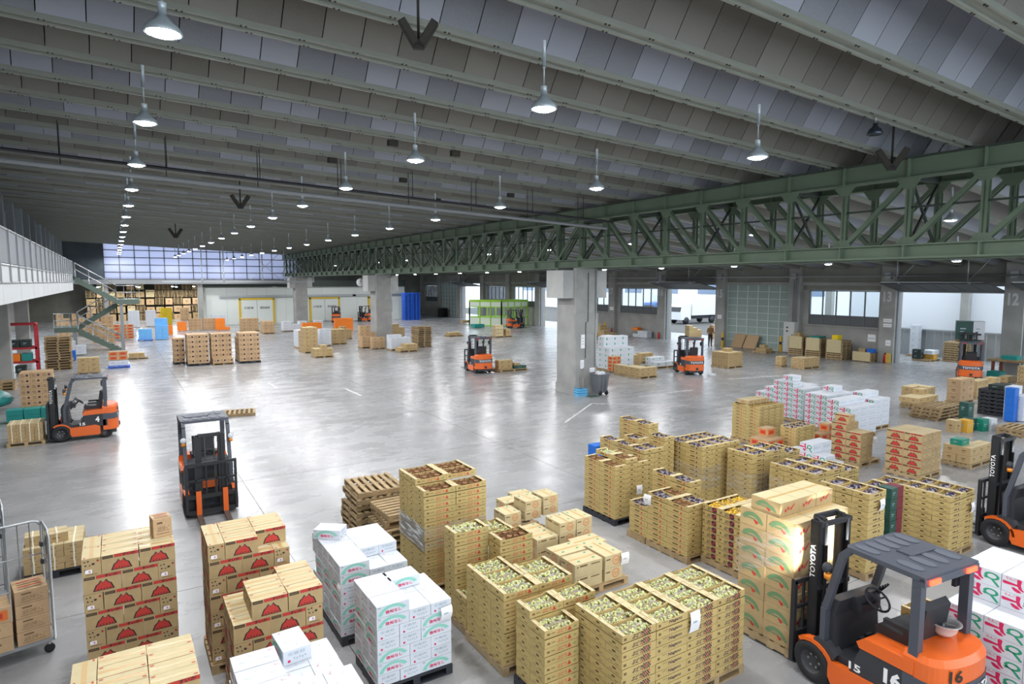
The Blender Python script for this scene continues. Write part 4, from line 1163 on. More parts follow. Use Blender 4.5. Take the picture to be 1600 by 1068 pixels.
def bond(desc, kind, x0, y0, L, Wd, h, n, ends, longs, z0=.13, flip=1, hmax=None, labels=False, topleft=True):
    """interlocked stack: layers alternate between end boxes on the left and on the right.
    ends=(across, deep) turned boxes, longs=(across, deep)"""
    nm, kd, cat = DESC[kind]
    tot = ends[0] * Wd + longs[0] * L
    cells = {}
    for k in range(n):
        left = (((n - 1 - k) // flip) % 2 == 0) == topleft
        xe = x0 if left else x0 + longs[0] * L
        xl = x0 + ends[0] * Wd if left else x0
        row = []
        for j in range(ends[1]):
            for i in range(ends[0]): row.append((xe + (i + .5) * Wd, y0 + (j + .5) * L, 1, j == 0, (i == 0 and left) or (i == ends[0] - 1 and not left)))
        for j in range(longs[1]):
            for i in range(longs[0]): row.append((xl + (i + .5) * L, y0 + (j + .5) * Wd, 0, j == 0, (i == 0 and not left) or (i == longs[0] - 1 and left)))
        for q, (x, y, turned, fr, sd) in enumerate(row):
            lim = hmax(x, y) if hmax else n
            if k >= lim: continue
            if not (fr or sd or k >= lim - 1 or (hmax and k >= min(hmax(x + dx, y + dy) for dx in (-.4, .4) for dy in (-.4, 0)))): continue
            lab = '%s, %s layer up, %s in its layer, %s' % (kd, NUM[k], NUM[q], desc)
            o = put_box(kind, x, y, z0 + k * h, L, Wd, h, R(90) if turned else 0, lab, kd + 's of ' + desc)
            if labels and turned and fr:
                l = add('address_label', LBLM, o, (-L / 2 - .003, .03, h * .28), R(-90), 'small white address sticker')
            cells[(k, q)] = o
    return cells
# ================================================================ grape trays
_TM = {}
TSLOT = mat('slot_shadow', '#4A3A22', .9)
def tray_mesh(style, w, d, h, top=False):
    key = (style, w, d, h, top)
    if key in _TM: return _TM[key]
    b = MB(); g = .004; w2, d2, t = (w - g) / 2, (d - g) / 2, .007
    hh = h - .0065
    zl, zh = hh * .5, hh * .74       # hand hole
    if not top:
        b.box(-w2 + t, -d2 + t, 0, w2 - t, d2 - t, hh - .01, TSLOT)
    else:
        b.box(-w2, -d2, 0, w2, d2, .006, TRAYI)
    for s in (-1, 1):
        ya, yb = min(s * d2, s * (d2 - t)), max(s * d2, s * (d2 - t))
        if top:      # long walls dip between the corner posts
            b.prism([(-w2, .0), (w2, .0), (w2, hh), (w2 - .07, hh), (w2 - .11, hh - .018), (-w2 + .11, hh - .018), (-w2 + .07, hh), (-w2, hh)], ya, yb, TRAYB, 'xz')
        else:
            b.box(-w2, ya, 0, w2, yb, hh, TRAYB)
        xa, xb = min(s * w2, s * (w2 - t)), max(s * w2, s * (w2 - t))
        b.box(xa, -d2 + t, 0, xb, d2 - t, zl, TRAYB); b.box(xa, -d2 + t, zh, xb, d2 - t, hh, TRAYB)
        b.box(xa, -d2 + t, zl, xb, -.03, zh, TRAYB); b.box(xa, .03, zl, xb, d2 - t, zh, TRAYB)
        dd = .004 if s < 0 else -.004
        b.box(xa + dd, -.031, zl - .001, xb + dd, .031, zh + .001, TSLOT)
        if top:      # folded end ledge
            xi = s * (w2 - .05)
            b.box(min(s * w2, xi), -d2 + .001, hh - .004, max(s * w2, xi), d2 - .001, hh + .002, KRAFT_T)
            b.box(s * (w2 - .026) - .006, -.03, hh + .0015, s * (w2 - .026) + .006, .03, hh + .0028, TRAYI)
    def F(face, fn):
        o, u, v, L = side(w - g, d - g, face); fn(o, u, v, L)
    def red(o, u, v, L):
        b.text('ぶどう', o + u * L * .36 + v * h * .22, u, v, L * .28, h * .46, INKR, 0, .01)
        c = o + u * (L * .72) + v * (h * .28)
        for r in range(3):
            for q in range(3 - r): b.flat(disc((q - (2 - r) / 2) * h * .16, h * .15 * r, h * .09, 7), c, u, v, INKR)
        b.flat(rect(L * .07, h * .34, L * .15, h * .56), o, u, v, INKB); b.flat(rect(L * .19, h * .42, L * .3, h * .5), o, u, v, INKB); b.flat([[(L * .84, h * .34), (L * .92, h * .42), (L * .93, h * .56), (L * .85, h * .5)]], o, u, v, INKG)
    def purple(o, u, v, L):
        b.text('ぶどう', o + u * L * .28 + v * h * .16, u, v, L * .3, h * .56, INKP, .1, .03)
        c = o + u * (L * .6) + v * (h * .16)
        for r in range(4):
            for q in range(4): b.flat(disc((q + .5 * (r % 2)) * L * .062, h * .19 * r, h * .115, 7), c + u.cross(v) * .0002 * (q + r), u, v, INKP if (q * 3 + r) % 4 else INKR)
        b.flat(rect(L * .04, h * .3, L * .12, h * .6), o, u, v, INKB)
    def latin(o, u, v, L):
        b.text('Nagano', o + u * L * .38 + v * h * .22, u, v, L * .42, h * .5, INKP, .2, .02); b.flat(rect(L * .06, h * .3, L * .13, h * .6), o, u, v, INKB); b.flat(rect(L * .2, h * .68, L * .36, h * .74), o, u, v, INKB)
    def tri(o, u, v, L):
        c = o + u * (L * .68) + v * (h * .26)
        for r in range(3):
            for q in range(3 - r): b.flat(disc((q - (2 - r) / 2) * h * .16, h * .15 * r, h * .09, 6), c, u, v, INKR if style == 'tri' else INKP)
        b.flat(rect(L * .3, h * .32, L * .56, h * .58), o, u, v, INKB); b.flat(rect(L * .8, h * .36, L * .9, h * .48), o, u, v, INKG)
    fn = {'red': red, 'purple': purple, 'latin': latin, 'tri': tri, 'trip': tri}[style]
    F('-y', fn); F('+y', fn)
    def endp(o, u, v, L): b.flat(rect(L * .2, h * .24, L * .42, h * .3), o, u, v, INKB); b.flat(rect(L * .6, h * .22, L * .8, h * .3), o, u, v, INKB)
    F('-x', endp); F('+x', endp)
    _TM[key] = b.mesh('grape_tray')
    return _TM[key]
# bunches of fruit in their wrappers
def bunch_mesh(m, m2, seed, stem=True):
    rnd = random.Random(seed); b = MB()
    ico = [(0, 0, 1), (.89, 0, .45), (.28, .85, .45), (-.72, .53, .45), (-.72, -.53, .45), (.28, -.85, .45), (.72, .53, -.45), (-.28, .85, -.45), (-.89, 0, -.45), (-.28, -.85, -.45), (.72, -.53, -.45), (0, 0, -1)]
    fc = [(0, 1, 2), (0, 2, 3), (0, 3, 4), (0, 4, 5), (0, 5, 1), (1, 6, 2), (2, 6, 7), (2, 7, 3), (3, 7, 8), (3, 8, 4), (4, 8, 9), (4, 9, 5), (5, 9, 10), (5, 10, 1), (1, 10, 6), (11, 7, 6), (11, 8, 7), (11, 9, 8), (11, 10, 9), (11, 6, 10)]
    for q in range(15):
        a = rnd.uniform(0, 6.28); rr = .036 * math.sqrt(rnd.random()); x, y, z = rr * math.cos(a), rr * math.sin(a) * 1.2, .02 + .05 * (1 - rr / .04) + rnd.uniform(-.008, .012)
        r = rnd.uniform(.012, .017); n = len(b.v)
        b.v.extend([(x + p[0] * r, y + p[1] * r, z + p[2] * r) for p in ico])
        for f in fc: b.f.append(tuple(n + i for i in f)); b.m.append(b.mi(m)); b.sm.append(True)
    # crumpled wrapper collar
    n = 9
    ring = [[((.046 + .012 * rnd.random()) * math.cos(2 * math.pi * i / n), (.052 + .012 * rnd.random()) * math.sin(2 * math.pi * i / n), z + rnd.uniform(-.008, .012)) for i in range(n)] for z in (.008, .05)]
    for i in range(n):
        j = (i + 1) % n
        if i % 4 != 3: b.poly([ring[0][i], ring[0][j], ring[1][j], ring[1][i]], m2)
    if stem: b.tube([(0, 0, .06), (.008, .004, .1)], .003, mat('grape_stem', '#9C8A4C', .7), 5)
    return b.mesh('grape_bunch')
GRG = mat('green_grape', '#D2D596', .3, vary=.1); GRP = mat('purple_grape', '#3F3350', .35, vary=.15); GRB = mat('brown_paper_wrap', '#8A6440', .8, vary=.1); YEL = mat('yellow_pear_skin', '#E3C23C', .45, vary=.1)
WRP = film('clear_wrap', (.97, .98, .95), .3, .65); WRPY = mat('yellow_tissue', '#EAC46C', .7)
BUN = {'green': [bunch_mesh(GRG, WRP, s) for s in range(4)], 'purple': [bunch_mesh(GRP, mat('white_wrap', '#C9C4CC', .5), s) for s in range(3)], 'yellow': [bunch_mesh(YEL, WRPY, s, False) for s in range(3)]}
def divider_mesh(w, d, h, m, nx, zt):
    b = MB()
    for q in range(1, nx): b.box(-w / 2 + .05 + q * (w - .1) / nx - .002, -d / 2 + .012, .007, -w / 2 + .05 + q * (w - .1) / nx + .002, d / 2 - .012, zt, m)
    b.box(-w / 2 + .05, -.002, .007, w / 2 - .05, .002, zt, m)
    return b.mesh('divider')
_DV = {}
def trays(desc, style, x0, y0, w, d, h, heights, fill, z0=.13, face='y', per=(4, 2), kd='grape tray'):
    ny, nx = len(heights), len(heights[0])
    cx, cy = (w, d) if face == 'y' else (d, w)
    rot = 0. if face == 'y' else R(-90)
    H = lambda j, i: heights[j][i] if 0 <= j < ny and 0 <= i < nx else 0
    for j in range(ny):
        for i in range(nx):
            for k in range(H(j, i)):
                topm = k == H(j, i) - 1
                if not (topm or min(H(j - 1, i), H(j, i - 1)) <= k): continue
                st = style if isinstance(style, str) else style[i % len(style)]
                x, y, z = x0 + (i + .5) * cx, y0 + (j + .5) * cy, z0 + k * h
                o = add({'red': 'grape_tray', 'tri': 'grape_tray', 'trip': 'purple_grape_tray', 'purple': 'printed_grape_tray', 'latin': 'printed_grape_tray'}[st], tray_mesh(st, w, d, h, topm), None, (x + random.uniform(-.004, .004), y + random.uniform(-.004, .004), z), rot + R(random.uniform(-.6, .6)))
                tag(o, '%s, %s down, %s across, %s, %s' % (kd, NUM[H(j, i) - 1 - k], NUM[i], RANK[j], desc), 'tray', kd + 's of ' + desc)
                if topm:
                    f = fill if isinstance(fill, str) else fill[j][i]
                    if f in ('paper', 'green', 'purple', 'yellow'):
                        kk = (w, d, h, f)
                        if kk not in _DV: _DV[kk] = divider_mesh(w, d, h, GRB if f == 'paper' else (WRPY if f == 'yellow' else KRAFT_T), 5 if f == 'paper' else 2, h * (.8 if f == 'paper' else .55))
                        add('divider', _DV[kk], o)
                    if f == 'paper':
                        for a in range(4):
                            for c in range(2):
                                kp = ('pp', a % 2)
                                if kp not in _DV:
                                    m = MB(); s = .03 + .006 * (a % 2); m.prism([(-s, -s * .8), (s, -s), (s * .9, s), (-s * .8, s * 1.1)], .01, .075 + .012 * (a % 2), GRB, 'xy'); _DV[kp] = m.mesh('paper_wrap')
                                add('paper_wrap', _DV[kp], o, (-w / 2 + .11 + a * (w - .2) / 3.4 + random.uniform(-.01, .01), (-.25 + .5 * c) * d * .9, 0), random.uniform(0, 1))
                    elif f in BUN:
                        n1, n2 = per
                        cr, sr = math.cos(rot), math.sin(rot)
                        for a in range(n1):
                            for c in range(n2):
                                lx = -w / 2 + .05 + (a + .5) * (w - .1) / n1 + random.uniform(-.008, .008); ly = -d / 2 + .01 + (c + .5) * (d - .02) / n2 + random.uniform(-.008, .008)
                                g = add('grape_bunch' if f != 'yellow' else 'fruit_bag', random.choice(BUN[f]), None, (x + lx * cr - ly * sr, y + lx * sr + ly * cr, z + .008), random.uniform(0, 6.28))
                                s = random.uniform(1.1, 1.3) * min(1.1, d / n2 / .15, (w - .1) / n1 / .115); g.scale = (s, s, s * min(1.1, h / .105))
                                tag(g, '%s %s of top tray %s across, %s, %s' % ({'green': 'green grapes', 'purple': 'purple grapes', 'yellow': 'yellow fruit'}[f], NUM[a * n2 + c], NUM[i], RANK[j], desc), 'grapes' if f != 'yellow' else 'fruit', f + ' fruit of ' + desc)
# ================================================================ pallets
def bare_pallet_meshes(w, d):
    P_ = {}
    b = MB(); b.box(-w / 2, -.04, 0, w / 2, .04, .02, WOOD); P_['deck_board'] = b.mesh('deck_board')
    b = MB(); b.box(-.04, -d / 2, 0, .04, d / 2, .085, WOODD); P_['stringer'] = b.mesh('stringer')
    return P_
_PM = {}
def pallet(x, y, z, w, d, label, group=None, rz=0., m='wood', parts=True):
    if m == 'wood' and parts:
        key = (w, d)
        if key not in _PM: _PM[key] = bare_pallet_meshes(w, d)
        t = empty('pallet', (x, y, z), rz, label, 'pallet', group)
        for q in range(7): add('deck_board', _PM[key]['deck_board'], t, (0, -d / 2 + .045 + q * (d - .09) / 6, .105), R(random.uniform(-.6, .6)))
        for q in range(4): add('base_board', _PM[key]['deck_board'], t, (0, -d / 2 + .045 + q * (d - .09) / 3, 0))
        for q in range(3): add('stringer', _PM[key]['stringer'], t, (-w / 2 + .04 + q * (w - .08) / 2, 0, .02))
        return t
    key = (w, d, m)
    if key not in _PM:
        b = MB(); mm = {'wood': WOOD, 'black': BLACKP, 'blue': mat('blue_plastic', '#2A6AE0', .5)}[m]
        for q in range(6): b.box(-w / 2, -d / 2 + q * (d - .1) / 5, .1, w / 2, -d / 2 + .1 + q * (d - .1) / 5, .125, mm)
        for q in range(4): b.box(-w / 2, -d / 2 + q * (d - .1) / 3, 0, w / 2, -d / 2 + .1 + q * (d - .1) / 3, .02, mm)
        for q in range(3): b.box(-w / 2 + q * (w - .09) / 2, -d / 2, .02, -w / 2 + .09 + q * (w - .09) / 2, d / 2, .1, mm)
        _PM[key] = b.mesh('pallet')
    return tag(add('pallet', _PM[key], None, (x, y, z), rz), label, 'pallet', group)
def under(x0, y0, w, d, desc, m='wood'):
    nm = {'wood': 'wooden', 'black': 'black plastic', 'blue': 'blue plastic'}[m]
    return pallet(x0 + w / 2, y0 + d / 2, 0, round(w, 2), round(d, 2), '%s pallet under %s' % (nm, desc), 'pallets under the goods', 0, m, False)
def sheet(x, y, z, w, h, rz, label, tilt=0.):
    b = MB()
    n = 4
    for i in range(n):
        z0, z1 = -h * i / n, -h * (i + 1) / n
        y0, y1 = .02 * math.sin(i * .9), .02 * math.sin((i + 1) * .9)
        b.poly([(-w / 2, -y0, z0), (w / 2, -y0, z0), (w / 2, -y1, z1), (-w / 2, -y1, z1)], PAPER)
    b.flat(rect(-w * .3, -h * .5, w * .1, -h * .42), (0, -.025, 0), X3, Z3, INKS)
    o = b.build('delivery_note', None, (x, y, z), rz); o.rotation_euler = (tilt, 0, rz)
    return tag(o, label, 'paper')
# ================================================================ foreground, left of the aisle
# A: tall watermelon stack
dA = 'tall stack beside the roll cage'
bond(dA, 'wm', -.49, 8.9, .395, .2, .224, 7, (1, 2), (2, 4), .135, 1, None, True); under(-.5, 8.88, 1.0, .84, 'the tall watermelon stack beside the roll cage')
put_box('script', .37, 9.3, .135 + 7 * .224, .22, .24, .25, R(8), 'small lone carton standing on top of the tall watermelon stack', 'lone cartons')
dA2 = 'front stack at the lower edge'
bond(dA2, 'wm', -.5, 6.1, .395, .2, .224, 6, (1, 2), (2, 4), .135, 1, lambda x, y: 6 if y > 6.35 or x > 0 else 6, True); under(-.51, 6.08, 1.0, .84, 'the watermelon stack at the lower edge')
dB1 = 'rear stack behind white cartons'
bond(dB1, 'wm', .84, 8.55, .395, .2, .224, 7, (1, 2), (2, 4), .135, 1, lambda x, y: 6 if (x > 1.42 and y < 8.75) else 7, True); under(.82, 8.53, 1.0, .84, 'the rear watermelon stack')
dB2 = 'nearer stack behind white cartons'
bond(dB2, 'wm', .93, 7.3, .395, .2, .224, 6, (1, 2), (2, 4), .1, 1, lambda x, y: 5 if (x < 1.16 or y > 7.95) and not (x > 1.7) else 6, True); under(.92, 7.28, 1.0, .84, 'the nearer watermelon stack')
# D: white pear cartons at the lower edge
dD = 'low stack at the lower edge'
bond(dD, 'pear', .78, 5.35, .42, .285, .15, 8, (2, 3), (1, 4), .13, 2, lambda x, y: 8 if (x < 1.15 or y < 5.9) else 7, False, False)
put_box('pear', 1.38, 6.52, .13 + 7 * .15, .42, .285, .15, R(93), 'white pear carton set across on top of the low front stack', 'loose pear cartons'); under(.78, 5.33, 1.0, 1.2, 'the low pear stack at the lower edge', 'black')
# C: two pallets of white pear cartons
dC1 = 'stack beside the front grapes'
bond(dC1, 'pear', 2.46, 6.98, .42, .285, .145, 7, (2, 2), (1, 3), .13, 2, lambda x, y: 7 if x < 2.9 else 6, False, False); under(2.46, 6.96, .99, .86, 'the pear stack beside the grapes', 'black')
put_box('pear', 3.05, 7.68, .13 + 6 * .145, .42, .285, .145, R(2), 'white pear carton lying flat above the front pear stack', 'loose pear cartons')
dC2 = 'longer stack before the pallets'
bond(dC2, 'pear', 2.42, 8.3, .42, .285, .145, 7, (2, 3), (1, 5), .13, 2, lambda x, y: 7 if (x < 2.95 or y > 8.7) else 6, False, False); under(2.42, 8.28, .99, 1.46, 'the longer pear stack', 'black')
put_box('pear', 2.62, 9.42, .13 + 7 * .145, .42, .285, .145, R(-38), 'white pear carton turned askew on the far end of the stack', 'loose pear cartons')
sheet(2.36, 8.12, .98, .13, .15, R(-90), 'white delivery note on the left side of the pear stack')
sheet(3.36, 6.94, .93, .16, .17, R(5), 'white delivery note on the front of the pear stack')
# wooden pallets stacked behind
for k in range(7):
    pallet(4.32 + random.uniform(-.04, .04), 12.3 + random.uniform(-.04, .04), k * .126 + (.02 if k > 3 else 0), 1.06, .95, 'weathered wooden pallet, %s from top in the taller pallet stack' % NUM[6 - k], 'bare wooden pallets', R(90 + random.uniform(-5, 5)))
for k in range(6):
    pallet(4.5 + random.uniform(-.04, .04), 11.15 + random.uniform(-.04, .04), k * .126, 1.0, .95, 'weathered wooden pallet, %s from top in the lower pallet stack' % NUM[5 - k], 'bare wooden pallets', R(random.uniform(-5, 5)))
# E, F, H, G: trays of grapes
TW, TD, TH = .565, .345, .105
dE = 'tall stack by bare pallets'
trays(dE, 'red', 4.0, 9.03, TW, TD, TH, [[15, 15], [16, 16], [16, 16]], 'paper'); under(3.98, 9.0, 1.16, 1.08, 'the tall stack of grape trays')
dF = 'stack before the tall grapes'
trays(dF, 'red', 4.0, 7.62, TW, TD, TH, [[4, 11], [12, 10], [0, 10]], [['green', 'paper'], ['green', 'green'], ['green', 'green']]); under(3.98, 7.6, 1.16, 1.06, 'the grape trays before the tall stack')
dH = 'stack with green grapes'
trays(dH, 'red', 3.97, 6.55, .54, .335, .107, [[9, 9], [9, 9], [9, 0]], 'green'); under(3.95, 6.53, 1.12, 1.03, 'the open green grape trays')
dI = 'narrow stack by big grapes'
trays(dI, 'red', 4.02, 5.72, .5, .31, .107, [[8, 0], [9, 9]], 'green'); under(4.0, 5.68, .53, .68, 'the narrow grape stack', 'black'); under(4.54, 6.0, .5, .36, 'the narrow grape stack, rear half', 'black')
dG = 'big front stack of grapes'
trays(dG, ['purple', 'latin', 'purple', 'purple'], 4.56, 5.0, .515, .285, .1, [[10, 10, 10, 10], [10, 10, 10, 10], [10, 10, 10, 10]], 'green', .12); under(4.55, 4.98, 1.02, .88, 'the big front grape stack'); under(5.6, 4.98, 1.02, .88, 'the big front grape stack, right-hand pallet')
sheet(5.68, 4.98, 1.1, .17, .26, R(2), 'white delivery note hanging on the big front grape stack')
# stretch film round the tall stack
for (x0, x1, y, lab) in ((3.985, 5.14, 9.02, 'clear stretch film band round the tall grape stack'),):
    b = MB()
    pts = [(3.985, 10.06), (3.985, 9.02), (5.14, 9.02)]
    for q in range(2):
        (xa, ya), (xb, yb) = pts[q], pts[q + 1]
        n = 8
        for i in range(n):
            xa1, ya1, xb1, yb1 = xa + (xb - xa) * i / n, ya + (yb - ya) * i / n, xa + (xb - xa) * (i + 1) / n, ya + (yb - ya) * (i + 1) / n
            zt = lambda t: 1.12 + .03 * math.sin(t * 9) - .12 * q * 0
            b.poly([(xa1 - .004, ya1 - .004, .72), (xb1 - .004, yb1 - .004, .72), (xb1 - .004, yb1 - .004, zt(i + 1)), (xa1 - .004, ya1 - .004, zt(i))], FILMW if q == 0 else FILM)
    tag(b.build('stretch_film'), lab, 'film')
# pale cartons on low pallets
dP = 'low pallet beside the aisle'
for (nm, x0, y0, hs, z) in (('near', 5.9, 7.64, None, 0),): pass
def low(desc, x0, y0, cells, w, d, h, kind='mark'):
    for q, (cx, cy, tr, n) in enumerate(cells):
        for k in range(n):
            if k < n - 2: continue
            put_box(kind, x0 + cx, y0 + cy, .13 + k * h, w, d, h, R(90) if tr else 0, '%s, %s from top of pile %s, %s' % (DESC[kind][1], NUM[n - 1 - k], ['one', 'two', 'three', 'four', 'five', 'six', 'seven'][q], desc), 'pale cartons by the aisle')
low('low pallet by the aisle, front', 5.9, 7.62, [(.32, .2, 0, 2), (.32, .62, 0, 2), (.84, .29, 1, 2), (.84, .72, 0, 2)], .56, .38, .215); under(5.88, 7.6, 1.15, 1.0, 'the pale cartons, front pallet')
low('low pallet by the aisle, middle', 5.95, 8.8, [(.3, .2, 0, 2), (.74, .24, 1, 3), (1.12, .25, 1, 3), (.3, .55, 0, 2)], .46, .36, .2); under(5.93, 8.75, 1.15, .95, 'the pale cartons, middle pallet')
low('low pallet by the aisle, rear', 5.95, 9.75, [(.2, .25, 1, 3), (.62, .2, 1, 4), (1.06, .25, 1, 4), (.55, .75, 0, 3), (.95, .95, 0, 3)], .42, .36, .185); under(5.93, 9.72, 1.2, 1.2, 'the pale cartons, rear pallet')
sheet(6.95, 7.6, .55, .16, .2, R(-4), 'white delivery note on the corner of the pale cartons')
# ================================================================ foreground, right of the aisle
dJ = 'stack at the aisle end'
trays(dJ, 'tri', 8.5, 9.62, .5, .305, .102, [[11, 12, 11], [11, 12, 11]], [['paper', 'paper', 'paper'], ['paper', 'green', 'paper']], .13, 'x', (3, 2)); under(8.48, 9.6, .95, 1.04, 'the aisle end grape trays', 'black')
dJ3 = 'stepped stack behind blue crates'
trays(dJ3, 'tri', 9.62, 9.95, .5, .3, .102, [[12, 12, 14], [12, 13, 16], [12, 0, 16]], 'purple', .13, 'x', (3, 1)); under(9.6, 9.93, .95, 1.5, 'the stepped grape trays')
dK = 'stepped stack mid aisle'
trays(dK, 'tri', 8.4, 7.58, .5, .3, .102, [[9, 9, 0], [9, 9, 11], [6, 6, 11]], [['paper', 'purple', 'paper'], ['purple', 'paper', 'purple'], ['purple', 'paper', 'purple']], .13, 'x', (3, 2)); under(8.38, 7.56, .95, 1.03, 'the stepped grape trays mid aisle'); under(8.38, 8.62, .95, .5, 'the stepped grape trays, far half')
sheet(8.37, 8.55, 1.0, .16, .2, R(-78), 'white delivery note on the stepped trays mid aisle'); sheet(9.1, 9.55, .78, .14, .2, R(-10), 'white delivery note on the aisle end trays')
for (x, y, lab) in ((9.15, 10.75, 'bright blue plastic crate behind the aisle end trays'), (9.7, 11.6, 'bright blue plastic crate further behind the aisle end trays')):
    put_box('blue', x, y, .95 if y < 11 else .9, .4, .3, .22, 0, lab, 'blue crates'); 
    for k in range(3): put_box('blue', x, y, .05 + k * .3, .4, .3, .3, 0, '%s blue case of the pile, %s' % (NUM[k], 'behind aisle end trays' if y < 11 else 'further behind aisle end trays'), 'blue crates')
dL = 'yellow fruit stack by forklift'
trays(dL, 'purple', 8.72, 6.42, .37, .3, .12, [[8, 8, 8], [8, 8, 8], [8, 8, 8]], 'yellow', .13, 'x', (2, 2), 'fruit tray'); under(8.7, 6.4, .95, 1.13, 'the yellow fruit trays')
sheet(8.68, 6.6, 1.02, .13, .2, R(-85), 'white delivery note on the yellow fruit trays')
# M: the pallet lifted by the forklift
dM = 'load on the forklift'
grid(dM, 'swoosh', 7.36, 4.82, .4, .435, .245, [[7, 7, 7], [7, 7, 7]], .15)
for i in range(3): put_box('swoosh', 7.38 + .4 * i + .2, 5.3, .15 + 7 * .245, .4, .46, .2, 0, 'green-arc carton %s along the top row of the forklift load' % NUM[i], 'top row cartons of the forklift load')
pallet(7.96, 5.28, .02, 1.2, .95, 'wooden pallet carried on the forks', 'pallets under the goods', 0, 'wood', False)
b = MB()
for i in range(6):
    y0, y1 = 4.8 + .157 * i, 4.8 + .157 * (i + 1)
    zz = lambda y: 1.35 - .5 * (y - 4.8)
    b.poly([(7.352, y0, zz(y0)), (7.352, y1, zz(y1)), (7.352, y1, zz(y1) + .5), (7.352, y0, zz(y0) + .5)], FILM)
tag(b.build('stretch_film'), 'clear stretch film band across the forklift load', 'film')
dN1 = 'film wrapped stack behind yellow fruit'
trays(dN1, 'trip', 10.6, 9.2, .5, .3, .102, [[13, 13, 13, 13], [13, 13, 13, 13]], 'purple', .13, 'x', (3, 1)); under(10.58, 9.18, 1.25, 1.04, 'the film wrapped purple grapes')
dN2 = 'middle purple grape stack'
trays(dN2, 'trip', 11.2, 8.4, .55, .32, .105, [[12, 12, 11], [12, 12, 11]], 'purple', .13, 'y', (3, 1)); under(11.18, 8.38, 1.7, .68, 'the middle purple grapes')
dN3 = 'wide purple grape stack'
trays(dN3, 'trip', 11.36, 7.1, .52, .33, .105, [[11, 11, 10], [11, 11, 10], [11, 11, 0]], 'purple', .13, 'y', (3, 1)); under(11.34, 7.08, 1.6, 1.03, 'the wide purple grapes')
dN4 = 'tall narrow purple stack'
trays(dN4, 'trip', 10.45, 5.55, .52, .29, .105, [[13], [13], [13]], 'purple', .13, 'y', (3, 1)); under(10.43, 5.53, .56, .92, 'the tall narrow purple grapes')
sheet(10.8, 5.52, 1.36, .16, .2, R(3), 'white delivery note on the tall narrow purple stack')
dN4b = 'small stack behind green crates'
trays(dN4b, 'trip', 12.2, 6.1, .5, .3, .105, [[9, 9], [9, 9]], 'purple', .13, 'y', (3, 1)); under(12.18, 6.08, 1.04, .64, 'the small purple grape stack')
grid('narrow pile among purple grapes', 'darkgreen', 11.55, 5.75, .22, .24, .2, [[6]], .13); grid('narrow pile among purple grapes', 'crimson', 11.77, 5.75, .2, .24, .2, [[6]], .13); under(11.5, 5.72, .55, .3, 'the narrow green and crimson pile')
dN5 = 'stack beside the right forklift'
trays(dN5, 'trip', 12.5, 5.2, .46, .3, .104, [[10, 10], [10, 10], [10, 10]], 'purple', .13, 'y', (3, 1)); under(12.48, 5.18, .96, .94, 'the grape trays beside the right forklift')
sheet(13.25, 5.16, .95, .14, .2, R(4), 'white delivery note on the trays beside the right forklift')
# film on N1..N3
for (x, y0, y1, z0, z1, lab) in ((10.59, 9.2, 10.2, .5, 1.0, 'clear stretch film round the stack behind yellow fruit'), (11.19, 8.4, 9.04, .45, .95, 'clear stretch film round the middle purple grapes'), (11.35, 7.1, 8.09, .5, 1.0, 'clear stretch film round the wide purple grapes')):
    b = MB(); n = 6
    for i in range(n):
        a, c = y0 + (y1 - y0) * i / n, y0 + (y1 - y0) * (i + 1) / n
        b.poly([(x - .004 * (i % 2), a, z0), (x - .004 * ((i + 1) % 2), c, z0), (x - .004 * ((i + 1) % 2), c, z1), (x - .004 * (i % 2), a, z1)], FILM)
    b.poly([(x, y0 - .005, z0), (x + .6, y0 - .005, z0), (x + .6, y0 - .005, z1), (x, y0 - .005, z1)], FILM)
    tag(b.build('stretch_film'), lab, 'film')
grid('big white stack beside forklift sixteen', 'apple', 8.45, 2.28, .42, .41, .2, [[5, 7, 7], [5, 7, 7], [5, 7, 7]], .12); under(8.43, 2.26, 1.3, 1.26, 'the big apple stack beside forklift sixteen')
trays('low stack behind forklift sixteen', 'red', 8.6, 3.75, .5, .33, .105, [[6]], 'green', .13); under(8.58, 3.73, .54, .37, 'the low grapes behind forklift sixteen')
# right: watermelon and apple stacks
grid('block stack beyond purple grapes', 'wm', 17.0, 7.8, .44, .25, .21, [[5, 5, 5, 5], [5, 5, 5, 5]], .13, 'x'); under(16.98, 7.78, 1.04, .92, 'the watermelon block stack')
grid('stepped stack beside white apples', 'wm', 16.85, 9.25, .42, .3, .2, [[4, 4, 0], [5, 5, 0]], .13, 'x'); put_box('wm', 17.15, 9.9, 1.13, .42, .3, .2, R(-90), 'watermelon carton topping the stepped stack beside the apples', 'lone cartons'); under(16.83, 9.23, 1.0, .9, 'the stepped watermelon stack')
sheet(17.5, 9.23, .78, .16, .2, 0, 'white delivery note on the stepped watermelon stack')
grid('low stack before white apples', 'apple', 15.0, 9.1, .42, .36, .24, [[2, 1], [3, 3], [2, 1]], .13); under(14.98, 9.08, .95, 1.1, 'the low apple cartons')
aw, ad, ah = .5, .4, .185
grid('far left apple block', 'apple', 20.6, 14.6, aw, ad, ah, [[4, 4], [4, 4]], .13); put_box('apple', 21.1, 15.0, .13 + 4 * ah, aw, ad, ah, 0, 'white apple carton alone on the far left apple block', 'lone cartons')
grid('tall apple block', 'apple', 20.4, 13.3, aw, ad, ah, [[6, 6, 0], [7, 6, 6], [7, 7, 6]], .13); put_box('apple', 20.9, 14.1, .13 + 7 * ah, aw, ad, ah, 0, 'white apple carton topping the tall apple block', 'lone cartons')
grid('middle apple block', 'apple', 19.9, 12.1, aw, ad, ah, [[6, 6, 6], [6, 6, 6]], .13); put_box('apple', 21.0, 12.6, .13 + 6 * ah, aw, ad, ah, 0, 'white apple carton topping the middle apple block', 'lone cartons')
